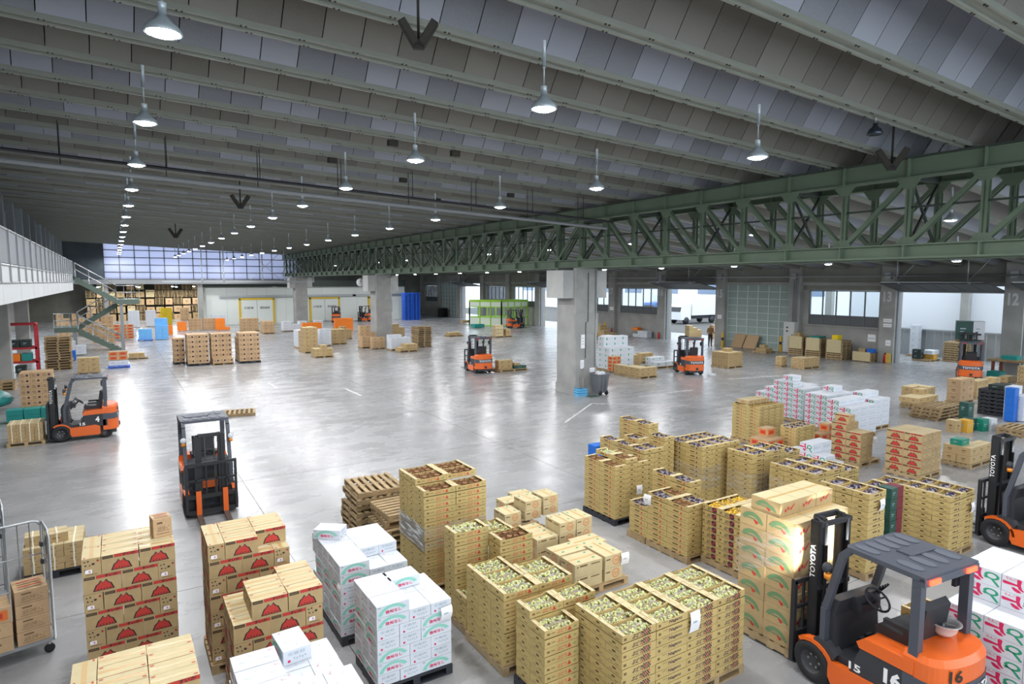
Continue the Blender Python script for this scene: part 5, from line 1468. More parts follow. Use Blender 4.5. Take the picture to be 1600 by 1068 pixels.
grid('right apple block', 'apple', 19.4, 11.0, aw, ad, ah, [[5, 5, 5], [6, 6, 6]], .13); grid('rear right apple block', 'apple', 21.45, 11.4, aw, ad, ah, [[5, 5], [6, 6]], .13)
for (x, y, w, d, t) in ((20.58, 14.55, 1.05, .85, 'the far left apple block'), (20.38, 13.28, 1.5, 1.2, 'the tall apple block'), (19.88, 12.08, 1.5, .84, 'the middle apple block'), (19.38, 10.98, 1.5, .84, 'the right apple block'), (21.43, 11.38, 1.05, .84, 'the rear right apple block')): under(x, y, w, d, t)
trays('tall stack by apple blocks', 'tri', 16.4, 12.1, .5, .3, .1, [[11, 11, 11, 11], [11, 11, 11, 11]], 'none', .13, 'x'); under(16.38, 12.08, 1.25, 1.04, 'the tall tray stack by the apples')
for q in range(3): put_box('plain', 16.6 + .34 * q, 12.75, 1.235, .32, .42, .12, 0, 'flat tan carton %s along the top of the tray stack by apples' % NUM[q], 'flat cartons')
trays('lower stack by apple blocks', 'tri', 16.0, 10.6, .5, .3, .1, [[8, 8, 8]], 'purple', .13, 'x', (3, 1)); under(15.98, 10.58, .94, .55, 'the lower tray stack by the apples')
grid('small pile by apple blocks', 'orange', 15.2, 10.9, .36, .3, .24, [[2, 2], [2, 3]], .13); grid('pair beside white apples', 'orange', 17.2, 10.6, .36, .3, .24, [[2, 3]], .13)
grid('low pallet behind watermelon block', 'plain', 19.2, 7.6, .42, .34, .22, [[2, 2, 2], [2, 2, 0]], .13); put_box('jade', 19.5, 8.0, .57, .42, .3, .16, 0, 'green printed carton on the pallet behind the watermelon block', 'lone cartons'); under(19.18, 7.58, 1.3, .72, 'the tan cartons behind the watermelon block')
# ================================================================ far right
for k in range(4):
    pallet(25.6 + random.uniform(-.05, .05), 11.35 + random.uniform(-.05, .05), k * .126, 1.5, 1.0, 'bare wooden pallet, %s from top beside the tan carton pile' % NUM[3 - k], 'bare wooden pallets', R(random.uniform(-3, 3)))
grid('pile on bare pallets', 'plain', 25.0, 11.7, .5, .34, .2, [[1, 1, 1], [1, 1, 2]], .51); grid('pile behind bare pallets', 'plain', 26.6, 12.3, .5, .4, .24, [[2, 3], [3, 3]], .13); under(26.58, 12.28, 1.05, .84, 'the tan cartons behind bare pallets')
grid('tall pair behind black pallets', 'brown', 29.0, 12.0, .6, .5, .3, [[3, 3]], .13); under(29.0, 12.0, 1.25, .55, 'the tall brown pair')
grid('flat group by the dock', 'plain', 31.0, 12.2, .55, .4, .22, [[3, 3, 2, 3]], .13); under(31, 12.2, 2.25, .45, 'the flat group by the dock')
for k in range(7): pallet(28.3, 10.4, k * .14, 1.1, .95, 'black plastic pallet, %s from top of the dark pallet stack' % NUM[6 - k], 'black plastic pallets', R(random.uniform(-1, 1)), 'black', False)
put_box('dark', 28.3, 10.4, .98 + .005, .7, .5, .16, 0, 'dark crate lying on the black plastic pallet stack', 'lone cartons')
for (k, x, y, z, lab) in (('plain', 23.6, 9.9, 0, 'tan carton standing on the floor beside the golden carton'), ('gold', 23.98, 9.7, 0, 'golden carton standing on the bare floor'), ('darkgreen', 24.35, 9.75, 0, 'dark green carton on the floor beside the golden one'), ('jade', 24.6, 9.5, 0, 'jade green carton on the bare floor'), ('white', 24.95, 9.4, 0, 'white case on the floor beside the jade carton'), ('darkgreen', 24.95, 10.1, .42, 'dark green carton resting on another behind the jade carton'), ('darkgreen', 24.95, 10.1, 0, 'dark green carton at the bottom behind the jade carton')):
    put_box(k, x, y, z, .3, .32, .42, R(-10), lab, 'boxes standing on the floor')
grid('pile at the frame edge', 'blue', 27.0, 9.45, .34, .3, .3, [[4]], .02); grid('pile at the frame edge', 'white', 27.36, 9.3, .34, .3, .3, [[3, 3], [4, 4]], .02)
pallet(25.1, 8.5, 0, 1.1, 1.1, 'bare wooden pallet lying alone on the floor at the right edge', 'bare wooden pallets', R(4)); pallet(25.1, 8.5, .126, 1.1, 1.1, 'bare wooden pallet on top of the lone one at right edge', 'bare wooden pallets', R(1))
for (x, y, n, nm) in ((40.0, 26.5, 9, 'by the cabinet'), (39.8, 25.1, 9, 'below the window, middle'), (39.75, 23.6, 9, 'below the window, nearest the door')):
    for k in range(n): pallet(x, y, k * .14, 1.0, 1.1, 'wooden pallet, %s from top, wall stack %s' % (NUM[n - 1 - k], nm), 'pallets stacked along the wall', 0, 'wood', False)
    b = MB(); b.box(x - .56, y - .5, .45, x - .535, y + .45, 1.3, KRAFT_T); tag(b.build('cardboard_sheet'), 'pale cardboard sheet leaning on the wall pallets %s' % nm, 'cardboard', 'cardboard sheets on the wall pallets')
put_box('yellow', 39.7, 23.7, 1.265, .5, .4, .3, 0, 'yellow case on the wall pallets nearest the door', 'lone cartons'); put_box('plain', 40.0, 26.6, 1.265, .5, .4, .25, 0, 'tan carton on the wall pallets by the cabinet', 'lone cartons'); put_box('teal', 39.8, 25.1, 1.265, .8, .7, .12, 0, 'flat teal case on the middle wall pallets', 'lone cartons')
for k in range(4): pallet(40.2, 22.0, k * .14, .9, 1.0, 'wooden pallet, %s from top, low stack beside pillar thirteen' % NUM[3 - k], 'pallets stacked along the wall', 0, 'wood', False)
b = MB(); b.box(39.66, 21.5, .05, 39.7, 22.6, .62, KRAFT_T); tag(b.build('cardboard_sheet'), 'wide pale cardboard sheet by the low pallets at pillar thirteen', 'cardboard', 'cardboard sheets on the wall pallets')
put_box('blue', 40.2, 21.7, .57, .4, .4, .25, 0, 'blue case on the low pallets beside pillar thirteen', 'lone cartons'); put_box('plain', 40.2, 22.2, .57, .45, .4, .22, 0, 'tan carton on the low pallets beside pillar thirteen', 'lone cartons')
def extinguisher(x, y, lab):
    t = empty('fire_extinguisher', (x, y, 0), 0, lab, 'extinguisher', 'red fire extinguishers')
    rd = mat('extinguisher_red', '#B8281E', .35)
    b = MB(); b.lathe((0, 0, 0), [(0, .02), (.09, .02), (.09, .45), (.06, .54), (.03, .56), (0, .56)], rd, 14); b.build('cylinder', t)
    b = MB(); b.box(-.03, -.08, .56, .03, .03, .62, BLACKM); b.build('valve', t)
    b = MB(); b.tube([(.03, 0, .58), (.1, 0, .5), (.11, 0, .2)], .012, BLACKM, 6); b.build('hose', t)
extinguisher(40.35, 20.95, 'red fire extinguisher at the foot of pillar thirteen'); extinguisher(40.35, 40.3, 'red fire extinguisher at the foot of pillar sixteen'); extinguisher(40.3, 46.5, 'red fire extinguisher at the foot of pillar seventeen')
b = MB(); b.prism([(20.55, .02), (21.0, .02), (20.85, .62), (20.62, .62)], 40.3, 40.34, mat('yellow_board', '#C8A94A', .6)); tag(b.build('yellow_board'), 'yellow board leaning beside the extinguisher on pillar thirteen', 'board')
grid('low row across from shutter', 'holes', 33.2, 21.7, .5, .4, .26, [[2, 2, 2], [2, 2, 0]], .13); under(33.18, 21.68, 1.6, .85, 'the vented cartons across from the shutter')
grid('small pile across from shutter', 'plain', 33.0, 23.0, .5, .4, .25, [[2]], .13); under(32.98, 22.98, .55, .45, 'the small pile across from the shutter')
grid('block behind the mid forklift', 'holes', 29.8, 24.2, .42, .4, .2, [[4, 4, 4], [4, 5, 4], [4, 4, 4]], .13); under(29.78, 24.18, 1.3, 1.25, 'the vented carton block')
# dock
grid('pallet on the dock', 'dark', 43.1, 20.2, .5, .5, .3, [[2]], .13); grid('pallet on the dock', 'gold', 43.7, 19.7, .5, .5, .3, [[1], [1]], .13); put_box('white', 43.95, 20.0, .43, .9, .6, .25, 0, 'white wrapped bale on the dock pallet', 'dock goods'); under(43.1, 19.6, 1.2, 1.1, 'the dock goods')
for k in range(9): pallet(44.85, 18.9, k * .14, 1.1, 1.1, 'wooden pallet on the dock, %s from top' % NUM[8 - k], 'pallets on the dock', R(random.uniform(-4, 4)), 'wood', False)
put_box('darkgreen', 38.37, 15.91, 1.98, .72, .8, .95, R(-64), 'dark green case raised on the forks of the dock forklift', 'raised load', 0); put_box('white', 38.65, 15.35, 1.98, .5, .8, .95, R(-64), 'white lettered case raised on the forks of the dock forklift', 'raised load', 0); pallet(38.47, 15.67, 1.84, 1.2, .95, 'wooden pallet raised on the forks of the dock forklift', 'pallets under the goods', R(-64), 'wood', False)
grid('narrow pile by the dock screen', 'white', 45.6, 21.6, .5, .5, .4, [[5]], .1); under(45.5, 21.5, .7, .7, 'the narrow white dock pile')
# bench and goods at the right edge by pillar 12
bn = empty('work_bench', (39.75, 13.4, 0), 0, 'low wooden bench with teal top at pillar twelve', 'bench')
for (x, y) in ((-.5, 1.4), (-.5, -1.2), (.5, 1.4), (.5, -1.2)):
    b = MB(); b.box(x - .06, y - .06, 0, x + .06, y + .06, .85, mat('bench_red_post', '#7A4030', .7)); b.build('leg', bn)
b = MB(); b.box(-.7, -1.4, .85, .7, 1.6, .95, WOODD); b.build('bench_top', bn)
put_box('teal', 39.8, 14.2, .95, .7, .7, .2, 0, 'teal case lying on the bench at pillar twelve', 'lone cartons'); put_box('blue', 39.8, 12.9, .95, .5, .6, .22, 0, 'blue case lying on the bench at pillar twelve', 'lone cartons'); put_box('teal', 38.9, 14.5, .02, .7, .6, .35, 0, 'teal tub on the floor beside the bench', 'lone cartons')
grid('pile before the bench', 'holes', 37.2, 12.6, .4, .4, .2, [[4, 4]], .13); grid('loose row before the bench', 'plain', 37.3, 13.4, .45, .4, .3, [[1, 1]], .02); under(37.18, 12.58, .85, .45, 'the vented pile before the bench')
# ================================================================ goods between column and doors
grid('white pile beside the column', 'mint', 23.2, 26.9, .6, .5, .3, [[4, 4, 4], [6, 6, 6], [0, 6, 5]], .13); under(23.18, 26.88, 1.85, 1.55, 'the white green-marked pile')
grid('pile in front of white pile', 'orange', 22.9, 26.3, .3, .4, .2, [[4, 4]], .13)
grid('long low row by the column', 'plain', 22.75, 24.0, .4, .4, .22, [[2, 2, 2], [2, 2, 0], [2, 2, 0], [2, 0, 0], [2, 0, 0]], .13); under(22.73, 23.98, 1.25, 1.0, 'the long low tan row'); under(22.73, 25.0, .85, 1.05, 'the long low tan row, far half')
grid('pair behind the low row', 'holes', 25.2, 27.55, .45, .4, .3, [[2, 2]], .13); grid('low white row by forklift', 'mint', 26.3, 26.4, .55, .45, .24, [[1, 1, 1], [2, 2, 0]], .13); under(25.18, 27.5, .95, .5, 'the pair behind the low row'); under(26.3, 26.35, 1.7, .95, 'the low white row')
grid('tan pile behind forklift pallet', 'plain', 27.2, 28.6, .5, .45, .25, [[2, 2, 1]], .13); under(27.2, 28.6, 1.55, .5, 'the tan pile behind the forklift')
put_box('white', 26.95, 22.95, 0, .45, .3, .1, R(15), 'small white packet on the floor behind the mid forklift', 'lone cartons')
for (y, w, lab) in ((31.95, 1.0, 'tan board leaning on the closed overhead door, left one'), (30.8, 1.1, 'tan board leaning on the closed overhead door, right one')):
    b = MB(); b.prism([(40.15, .02), (40.2, .02), (40.72, 1.0), (40.67, 1.0)], y - w / 2, y + w / 2, KRAFT_D, 'xz'); tag(b.build('leaning_board'), lab, 'board', 'boards leaning on the door')
pallet(39.0, 28.6, 0, 1.1, 1.1, 'wooden pallet with small cartons before the closed door', 'pallets along the doors', 0, 'wood', False); grid('small pallet before the door', 'plain', 38.6, 28.2, .4, .4, .2, [[1, 1], [1, 2]], .13)
for (x, y, lab) in ((39.4, 32.6, 'yellow bollard beside pillar fifteen'), (40.2, 28.15, 'yellow bollard beside the electrical cabinet'), (40.1, 47.2, 'yellow bollard beside pillar seventeen')):
    b = MB(); b.lathe((0, 0, 0), [(.0, 1.15), (.07, 1.14), (.085, 1.08), (.085, .02), (.14, .02), (.14, 0)], mat('bollard_yellow', '#D8A81C', .5), 14)
    b.lathe((0, 0, 0), [(.087, .55), (.087, .75)], BLACKM, 14); tag(b.build('bollard', None, (x, y, 0)), lab, 'bollard', 'yellow bollards')
grid('pile outside the open door', 'holes', 43.4, 39.6, .55, .5, .22, [[5, 4, 3]], .02); grid('second pile outside open door', 'brown', 44.5, 37.8, .6, .5, .4, [[3, 3]], .02); grid('third pile outside open door', 'plain', 46, 36.4, .8, .6, .4, [[3, 4]], .02)
grid('pile by pillar seventeen', 'plain', 37.4, 44.2, .5, .5, .25, [[2, 1, 1], [4, 3, 1]], .13); under(37.38, 44.18, 1.55, 1.05, 'the pile by pillar seventeen')
grid('white pile by pillar sixteen', 'white', 40.0, 41.4, .6, .6, .3, [[2], [2], [1]], .02); put_box('tangerine', 40.3, 43.0, .62, .6, .6, .25, R(10), 'orange case on the white pile by pillar sixteen', 'lone cartons')
# the bin, crate and mat at the foot of the nearest column
bn = empty('wheelie_bin', (18.2, 21.72, 0), R(0), 'grey wheeled waste bin full of white bags at the nearest column', 'bin')
BING = mat('bin_grey', '#6A6E74', .5)
b = MB()
for (z0, s0, z1, s1) in ((.1, .22, .88, .29),):
    p = [(-s0, -s0), (s0, -s0), (s0, s0), (-s0, s0)]; q = [(-s1, -s1), (s1, -s1), (s1, s1), (-s1, s1)]
    for i in range(4):
        j = (i + 1) % 4
        b.poly([(*p[i], z0), (*p[j], z0), (*q[j], z1), (*q[i], z1)], BING)
    b.poly([(*a, z0) for a in reversed(p)], BING)
    for s in (-1, 1): b.box(s * .1 - .012, -.3, .15, s * .1 + .012, -.25, .85, BING)
b.build('body', bn)
b = MB(); b.box(-.32, -.32, .88, .32, -.26, .93, BING); b.box(-.32, .26, .88, .32, .32, .93, BING); b.box(-.32, -.26, .88, -.26, .26, .93, BING); b.box(.26, -.26, .88, .32, .26, .93, BING); b.build('rim', bn)
for s in (-1, 1):
    b = MB(); b.lathe((0, 0, 0), [(0, -.03), (.1, -.03), (.1, .03), (0, .03)], TYRE, 14, 'x'); b.build('wheel', bn, (s * .18, -.24, .1))
def blob(name, x, y, z, r, m, parent, seed, sz=.7):
    rn = random.Random(seed); b = MB(); n1, n2 = 10, 6
    rings = []
    for i in range(n2 + 1):
        th = math.pi * i / n2; base = len(b.v)
        for j in range(n1):
            a = 2 * math.pi * j / n1; rr = r * (1 + rn.uniform(-.15, .15))
            b.v.append((rr * math.sin(th) * math.cos(a), rr * math.sin(th) * math.sin(a), rr * sz * math.cos(th)))
        rings.append(base)
    for i in range(n2):
        for j in range(n1):
            j2 = (j + 1) % n1; b.f.append((rings[i] + j, rings[i + 1] + j, rings[i + 1] + j2, rings[i] + j2)); b.m.append(b.mi(m)); b.sm.append(True)
    return b.build(name, parent, (x, y, z))
BAGW = mat('white_bag', '#DADCE0', .5)
for q, (x, y) in enumerate(((18.1, 21.66), (18.3, 21.7), (18.2, 21.85))): tag(blob('rubbish_bag', x, y, .93, .16, BAGW, None, q), '%s white rubbish bag bulging out of the wheeled bin' % ['left', 'right', 'rear'][q], 'bag', 'rubbish bags')
cr = empty('plastic_crate', (17.3, 21.95, 0), R(-5), 'light blue plastic crate at the foot of the nearest column', 'crate'); LBL2 = mat('light_blue_plastic', '#5FB0DC', .5)
b = MB(); b.box(-.25, -.18, 0, .25, .18, .02, LBL2); b.build('base', cr)
for (x0, y0, x1, y1) in ((-.25, -.18, .25, -.165), (-.25, .165, .25, .18), (-.25, -.165, -.235, .165), (.235, -.165, .25, .165)):
    for (z0, z1) in ((.02, .1), (.13, .21), (.24, .3)):
        b = MB(); b.box(x0, y0, z0, x1, y1, z1, LBL2); b.build('side_slat', cr)
b = MB(); b.tube([(17.45, 22.0, .3), (17.6, 22.14, 1.2)], .012, WOOD, 6); b.tube([(17.3, 22.0, .3), (17.35, 22.1, .8)], .01, STEELG, 6); tag(b.build('broom_handles'), 'thin broom handles standing in the blue crate', 'broom')
b = MB(); b.box(17.35, 21.3, 0, 17.85, 21.65, .02, mat('green_mat', '#3C5A4C', .8)); tag(b.build('rubber_mat'), 'small dark green mat on the floor before the bin', 'mat')
# pallets in the middle of the hall
pallet(3.82, 25.6, 0, .95, 1.1, 'lone wooden pallet lying on the open floor', 'bare wooden pallets', R(80))
grid('low pallet behind centre forklift', 'plain', 18.0, 30.2, .45, .4, .25, [[2, 2, 0]], .13); put_box('darkgreen', 19.32, 30.3, .13, .8, .6, .16, 0, 'flat dark green case on the pallet behind the centre forklift', 'lone cartons'); put_box('plain', 19.2, 30.3, .29, .35, .3, .14, 0, 'small tan carton on the flat dark green case', 'lone cartons'); under(17.95, 29.9, 1.8, .95, 'the goods behind the centre forklift')
# ================================================================ far groups in the hall
grid('first far stack', 'logo', 3.55, 42.0, .38, .5, .29, [[6, 6, 6], [6, 6, 6], [6, 6, 6]], .13); grid('first far stack extension', 'logo', 2.9, 43.3, .3, .5, .29, [[5, 5], [5, 5]], .13); under(3.53, 41.98, 1.2, 1.55, 'the first far brown stack', 'black'); under(2.88, 43.28, .62, 1.04, 'the extension of the first far stack', 'black')
grid('second far stack', 'logo', 4.85, 41.6, .38, .5, .29, [[1, 1, 1], [6, 6, 6], [6, 6, 6]], .13); under(4.83, 41.58, 1.2, 1.55, 'the second far brown stack')
grid('third far stack', 'logo', 6.35, 41.7, .4, .55, .29, [[6, 6, 6], [6, 6, 6], [5, 6, 6]], .13); under(6.33, 41.68, 1.25, 1.7, 'the third far brown stack', 'black')
grid('white pile by first far stack', 'white', 3.5, 50.0, .45, .4, .2, [[5, 5], [5, 5]], .13); under(3.48, 49.98, .95, .85, 'the white pile by the far stacks')
grid('white and yellow-marked stack', 'white', 11.5, 48.6, .5, .45, .25, [[5, 5, 5], [5, 5, 5], [5, 5, 5]], .13); under(11.48, 48.58, 1.55, 1.4, 'the white stack by the second column'); grid('second white stack', 'white', 13.3, 49.3, .45, .45, .25, [[5, 5]], .13); under(13.28, 49.28, .95, .5, 'the second white stack')
grid('tall tan far stack', 'plain', 11.1, 45.2, .48, .5, .28, [[6, 6], [6, 6], [5, 6]], .13); under(11.08, 45.18, 1.0, 1.55, 'the tall tan far stack')
grid('low tan heap at its foot', 'plain', 11.0, 42.0, .4, .45, .24, [[2, 3, 2], [2, 2, 0]], .13); under(10.98, 41.98, 1.25, .95, 'the low tan heap')
grid('tan far stack by column', 'plain', 14.5, 50.3, .6, .6, .27, [[4, 4], [4, 4]], .13); under(14.48, 50.28, 1.25, 1.25, 'the tan far stack by the second column'); grid('tan far heap behind column', 'holes', 16.0, 54.5, .5, .5, .25, [[3, 4, 3]], .13); under(16, 54.5, 1.55, .55, 'the tan heap behind the second column')
grid('brown stepped far stack', 'brown', 15.6, 46.2, .42, .45, .26, [[3, 3, 2], [6, 6, 4]], .13); grid('brown far block before it', 'brown', 16.0, 45.1, .5, .45, .26, [[3, 3]], .13); under(15.58, 46.18, 1.3, .95, 'the brown stepped far stack'); under(15.98, 45.08, 1.05, .5, 'the brown far block')
grid('tan stack at column foot', 'holes', 18.9, 49.5, .5, .5, .28, [[5, 5, 4]], .13); under(18.9, 49.5, 1.55, .55, 'the tan stack at the second column foot')
grid('white sack pile', 'white', 16.9, 43.6, .5, .45, .2, [[4, 4, 4], [5, 5, 4]], .13); under(16.88, 43.58, 1.55, .95, 'the white sack pile'); grid('tan pile before white sacks', 'plain', 17.0, 42.2, .45, .45, .22, [[1, 2, 2], [1, 2, 2]], .13); under(16.98, 42.18, 1.4, .95, 'the tan pile before the white sacks')
for k in range(11): pallet(20.0, 45.2, k * .145, 1.2, 1.2, 'dark wooden pallet, %s from top of the tall far pallet stack' % NUM[10 - k], 'tall far pallet stack', R(random.uniform(-4, 4)), 'wood', False)
grid('rear brown stack', 'brown', 10.7, 68.4, .55, .55, .3, [[4, 4, 4], [4, 4, 4]], .13); under(10.7, 68.4, 1.7, 1.15, 'the rear brown stack'); grid('second rear brown stack', 'brown', 12.0, 64.2, .5, .5, .27, [[4, 4], [4, 4], [4, 4]], .13); under(12, 64.2, 1.05, 1.55, 'the second rear brown stack')
grid('row of white sacks', 'white', 14.2, 66.0, .8, .8, .3, [[3, 2, 3, 2, 3]], .13); under(14.2, 66, 4.1, .85, 'the row of white sacks')
grid('far orange group, first', 'tangerine', 5.3, 72.4, .42, .5, .3, [[3, 3]], .05); grid('far orange group, third', 'tangerine', 8.7, 71.3, .45, .5, .3, [[4, 4, 1]], .05); grid('far orange group, second', 'tangerine', 4.1, 67.5, .45, .5, .3, [[3]], .05)
grid('orange group by column', 'tangerine', 15.3, 62.5, .9, .6, .33, [[3, 3]], .05); grid('orange group behind column', 'tangerine', 18.6, 63, .9, .6, .33, [[4, 4]], .05)
grid('far brown pile, left', 'brown', 6.4, 72.8, .4, .5, .29, [[4, 4, 4]], .05); grid('far brown pile, right', 'brown', 7.7, 72.8, .4, .5, .29, [[4, 4, 4]], .05); grid('far brown pile at annex', 'brown', 7.1, 91.5, .5, .5, .33, [[5, 5]], .05)
grid('tall far blue pile', 'skyblue', 2.9, 62.5, .48, .5, .3, [[4, 4], [6, 6]], .05); grid('low far blue pile', 'skyblue', 1.6, 62.2, .5, .5, .3, [[3, 3]], .1); pallet(2.1, 62.5, -.02, 1.1, .9, 'blue plastic pallet under the low far blue pile', 'far pallets', 0, 'blue', False)
grid('far yellow pile', 'yellow', 4.5, 84.5, .6, .6, .32, [[6, 6]], .05)
grid('far white pile, left', 'white', 1.2, 81.5, .55, .5, .22, [[8, 8], [8, 8]], .05); grid('far white pile, right', 'white', 2.9, 81.8, .5, .5, .22, [[8, 8], [8, 8]], .05); grid('low far white pile', 'white', .7, 68.2, .45, .5, .33, [[2, 2]], .05); grid('far white pile by cold store', 'white', 9.2, 78.0, .7, .6, .25, [[5, 5]], .05)
# wall of crates and pallets in the annex
rn = random.Random(3)
for i in range(12):
    for k in range(5):
        x, z = -2.5 + i * 1.08, k * 1.0
        if k == 4 and i % 3 == 0: continue
        kind = rn.choice(['brown', 'plain', 'mark', 'brown'])
        if rn.random() < .45:
            for q in range(6): pallet(x + rn.uniform(-.05, .05), 96.5, z + q * .15, 1.0, 1.0, 'dark pallet, %s up, annex wall column %s, tier %s' % (NUM[q], NUM[i], NUM[k]), 'pallets in the annex wall', 0, 'wood', False)
        else: put_box(kind, x + rn.uniform(-.05, .05), 96.4, z, rn.uniform(.8, .98), .9, rn.uniform(.7, .95), 0, '%s in the crate wall, column %s, tier %s' % (DESC[kind][1], NUM[i], NUM[k]), 'cartons in the annex wall')
# tall blue plastic pallets beside the cold store
for q in range(2):
    for k in range(24): pallet(32.6 + q * 1.15, 78.3, k * .15, 1.05, 1.05, 'bright blue plastic pallet, %s from top, %s tall blue stack' % (NUM[23 - k], ['left', 'right'][q]), 'blue plastic pallets by the cold store', 0, 'blue', False)
for k in range(8): pallet(40.0, 82.8, k * .16, 1.1, 1.1, 'dark plastic pallet, %s from top, far wall stack' % NUM[7 - k], 'dark pallets at the far wall', 0, 'black', False)
# ================================================================ green framed glass office
LIME = mat('lime_frame', '#9CCB3B', .45)
OF = empty('glass_office', (0, 0, 0), 0, 'glazed office booth with lime green frame beside the loading doors', 'booth')
A_, B_, C_ = (35.0, 64.6), (38.2, 61.4), (40.6, 61.6)
def office_side(p, q, n):
    p = Vector((*p, 0)); q = Vector((*q, 0)); d = (q - p)
    for i in range(n + 1):
        c = p + d * i / n
        b = MB(); b.box(c.x - .06, c.y - .06, 0, c.x + .06, c.y + .06, 2.8, LIME); b.build('post', OF)
    for z in (.05, 1.0, 2.15, 2.8):
        b = MB(); b.bar(p + Z3 * z, q + Z3 * z, .1, .16 if z > 2.5 else .1, LIME); b.build('rail', OF)
    for i in range(n):
        a, c = p + d * (i + .04) / n, p + d * (i + .96) / n
        b = MB(); b.bar(a + Z3 * .52, c + Z3 * .52, .03, .86, mat('office_panel', '#D6E2D2', .5)); b.build('lower_panel', OF)
        b = MB(); b.bar(a + Z3 * 1.58, c + Z3 * 1.58, .012, 1.02, GLASS); b.build('pane', OF)
        b = MB(); b.bar(a + Z3 * 2.46, c + Z3 * 2.46, .03, .5, mat('office_panel', '#D6E2D2', .5)); b.build('header_panel', OF)
office_side((34.6, 64.6), (36.9, 61.3), 3); office_side((36.9, 61.3), (40.4, 61.3), 4); office_side((34.6, 64.6), (40.4, 64.6), 5)
b = MB(); b.prism([(34.5, 64.7), (36.85, 61.2), (40.5, 61.2), (40.5, 64.7)], 2.88, 2.96, LIME, 'xy'); b.build('roof', OF)
ol = empty('added_ceiling_light', (37.8, 63.0, 2.78), 0, 'flat ceiling light added to brighten the glazed office booth', 'lamp')  # light added to brighten the office interior behind its panes
b = MB(); b.box(-.9, -.3, 0, .9, .3, .06, COLDW); b.build('housing', ol)
b = MB(); b.box(-.85, -.25, -.02, .85, .25, 0, mat('office_diffuser', '#FFFFFF', .4, emit=((1, 1, .96), 14.0))); b.build('diffuser', ol)
grid('row before the office', 'plain', 35.2, 67.5, .6, .6, .3, [[1, 1, 1, 1, 1]], .1); put_box('yellow', 36.6, 67.0, .4, .7, .6, .35, 0, 'yellow case on the row before the office', 'lone cartons'); put_box('teal', 33.6, 60.9, .05, 1.2, 1.0, .35, 0, 'teal flat case on the floor before the office', 'lone cartons')
grid('low pallet in the open', 'plain', 25.8, 52.2, .6, .6, .25, [[1, 1]], .13); under(25.7, 52.0, 1.5, 1.0, 'the low tan goods in the open'); grid('tall tan pair in the open', 'mark', 28.9, 49.0, .8, .6, .33, [[3, 0]], .13); put_box('plain', 30.2, 49.2, .13, .5, .5, .6, 0, 'single upright tan carton on the pallet in the open', 'lone cartons'); under(28.8, 48.9, 1.8, .8, 'the tall tan pair in the open')
# ================================================================ left side goods
grid('stack by the left forklift', 'logo', -3.3, 31.0, .35, .45, .22, [[6, 6, 6], [6, 6, 6]], .13); under(-3.3, 31, 1.1, .95, 'the stack by the left forklift')
for q in range(3): put_box('teal', -3.2 + q * .5, 28.4, .05, .48, .5, .22, 0, 'teal case %s in the row by the left forklift, lower' % NUM[q], 'teal cases'); put_box('teal', -3.2 + q * .5, 28.4, .27, .48, .5, .2, 0, 'teal case %s in the row by the left forklift, upper' % NUM[q], 'teal cases')
grid('load of the left forklift', 'strap', -2.95, 24.1, .22, .4, .11, [[5, 5, 5, 5], [5, 5, 5, 5]], .13); under(-2.98, 24.05, .95, .9, 'the load of the left forklift')
for k in range(13): pallet(-2.85, 44.6, k * .148, 1.25, 1.1, 'wooden pallet, %s from top, tall stack under the walkway' % NUM[12 - k], 'pallets under the walkway', R(random.uniform(-5, 5)), 'wood', False)
grid('brown block before the stairs', 'plain', -1.86, 41.2, .5, .45, .26, [[3, 3]], .13); under(-1.88, 41.18, 1.05, .5, 'the brown block before the stairs')
grid('brown over white pile', 'orange', -.45, 43.3, .48, .45, .25, [[2, 2]], .47); grid('white base of the brown pile', 'white', -.45, 43.3, .48, .45, .3, [[1, 1]], .15); pallet(.05, 43.5, .01, 1.1, .6, 'blue plastic pallet under the brown over white pile', 'far pallets', 0, 'blue', False)
grid('low tan pile at the stair foot', 'plain', .6, 47.6, .45, .45, .28, [[1, 1]], .13); under(.5, 47.5, 1.2, .7, 'the low tan pile at the stair foot')
rk = empty('red_rack', (-4.5, 43.6, 0), R(0), 'red steel frame rack with dark goods under the walkway', 'rack'); RDM = mat('rack_red', '#B02A33', .45)
for (x, y) in ((-.6, -.5), (.75, -.5), (-.6, .6), (.75, .6)):
    b = MB(); b.box(x - .05, y - .05, 0, x + .05, y + .05, 2.7, RDM); b.build('upright', rk)
for z in (.6, 1.35, 2.65):
    b = MB(); b.box(-.65, -.55, z, .8, -.45, z + .1, RDM); b.box(-.65, .55, z, .8, .65, z + .1, RDM); b.box(.7, -.5, z, .8, .6, z + .1, RDM); b.box(-.65, -.5, z, -.55, .6, z + .1, RDM); b.build('shelf_frame', rk)
for z in (.9, 1.8):
    b = MB(); b.bar((.75, -.5, z), (.75, .6, z + .6), .05, .05, RDM); b.build('brace', rk)
for q, (x, z, k) in enumerate(((-4.7, 1.46, 'dark'), (-4.2, 1.46, 'dark'), (-4.7, .71, 'tangerine'), (-4.2, .71, 'teal'), (-4.5, .05, 'dark'))): put_box(k, x, 43.5, z, .45, .7, .4, 0, '%s on the red rack, %s' % (DESC[k][1], ['upper left', 'upper right', 'middle left', 'middle right', 'bottom'][q]), 'goods on the red rack')
tp = blob('tarp_bundle', -4.35, 31.6, .4, .7, mat('teal_tarp', '#1C7F7C', .4), None, 5, .55); tag(tp, 'teal plastic tarpaulin heap at the left edge', 'tarp')
for k in range(3): pallet(-4.6, 37.4, k * .14, 1.0, 1.0, 'wooden pallet, %s from top, low stack at the left edge' % NUM[2 - k], 'pallets under the walkway', 0, 'wood', False)
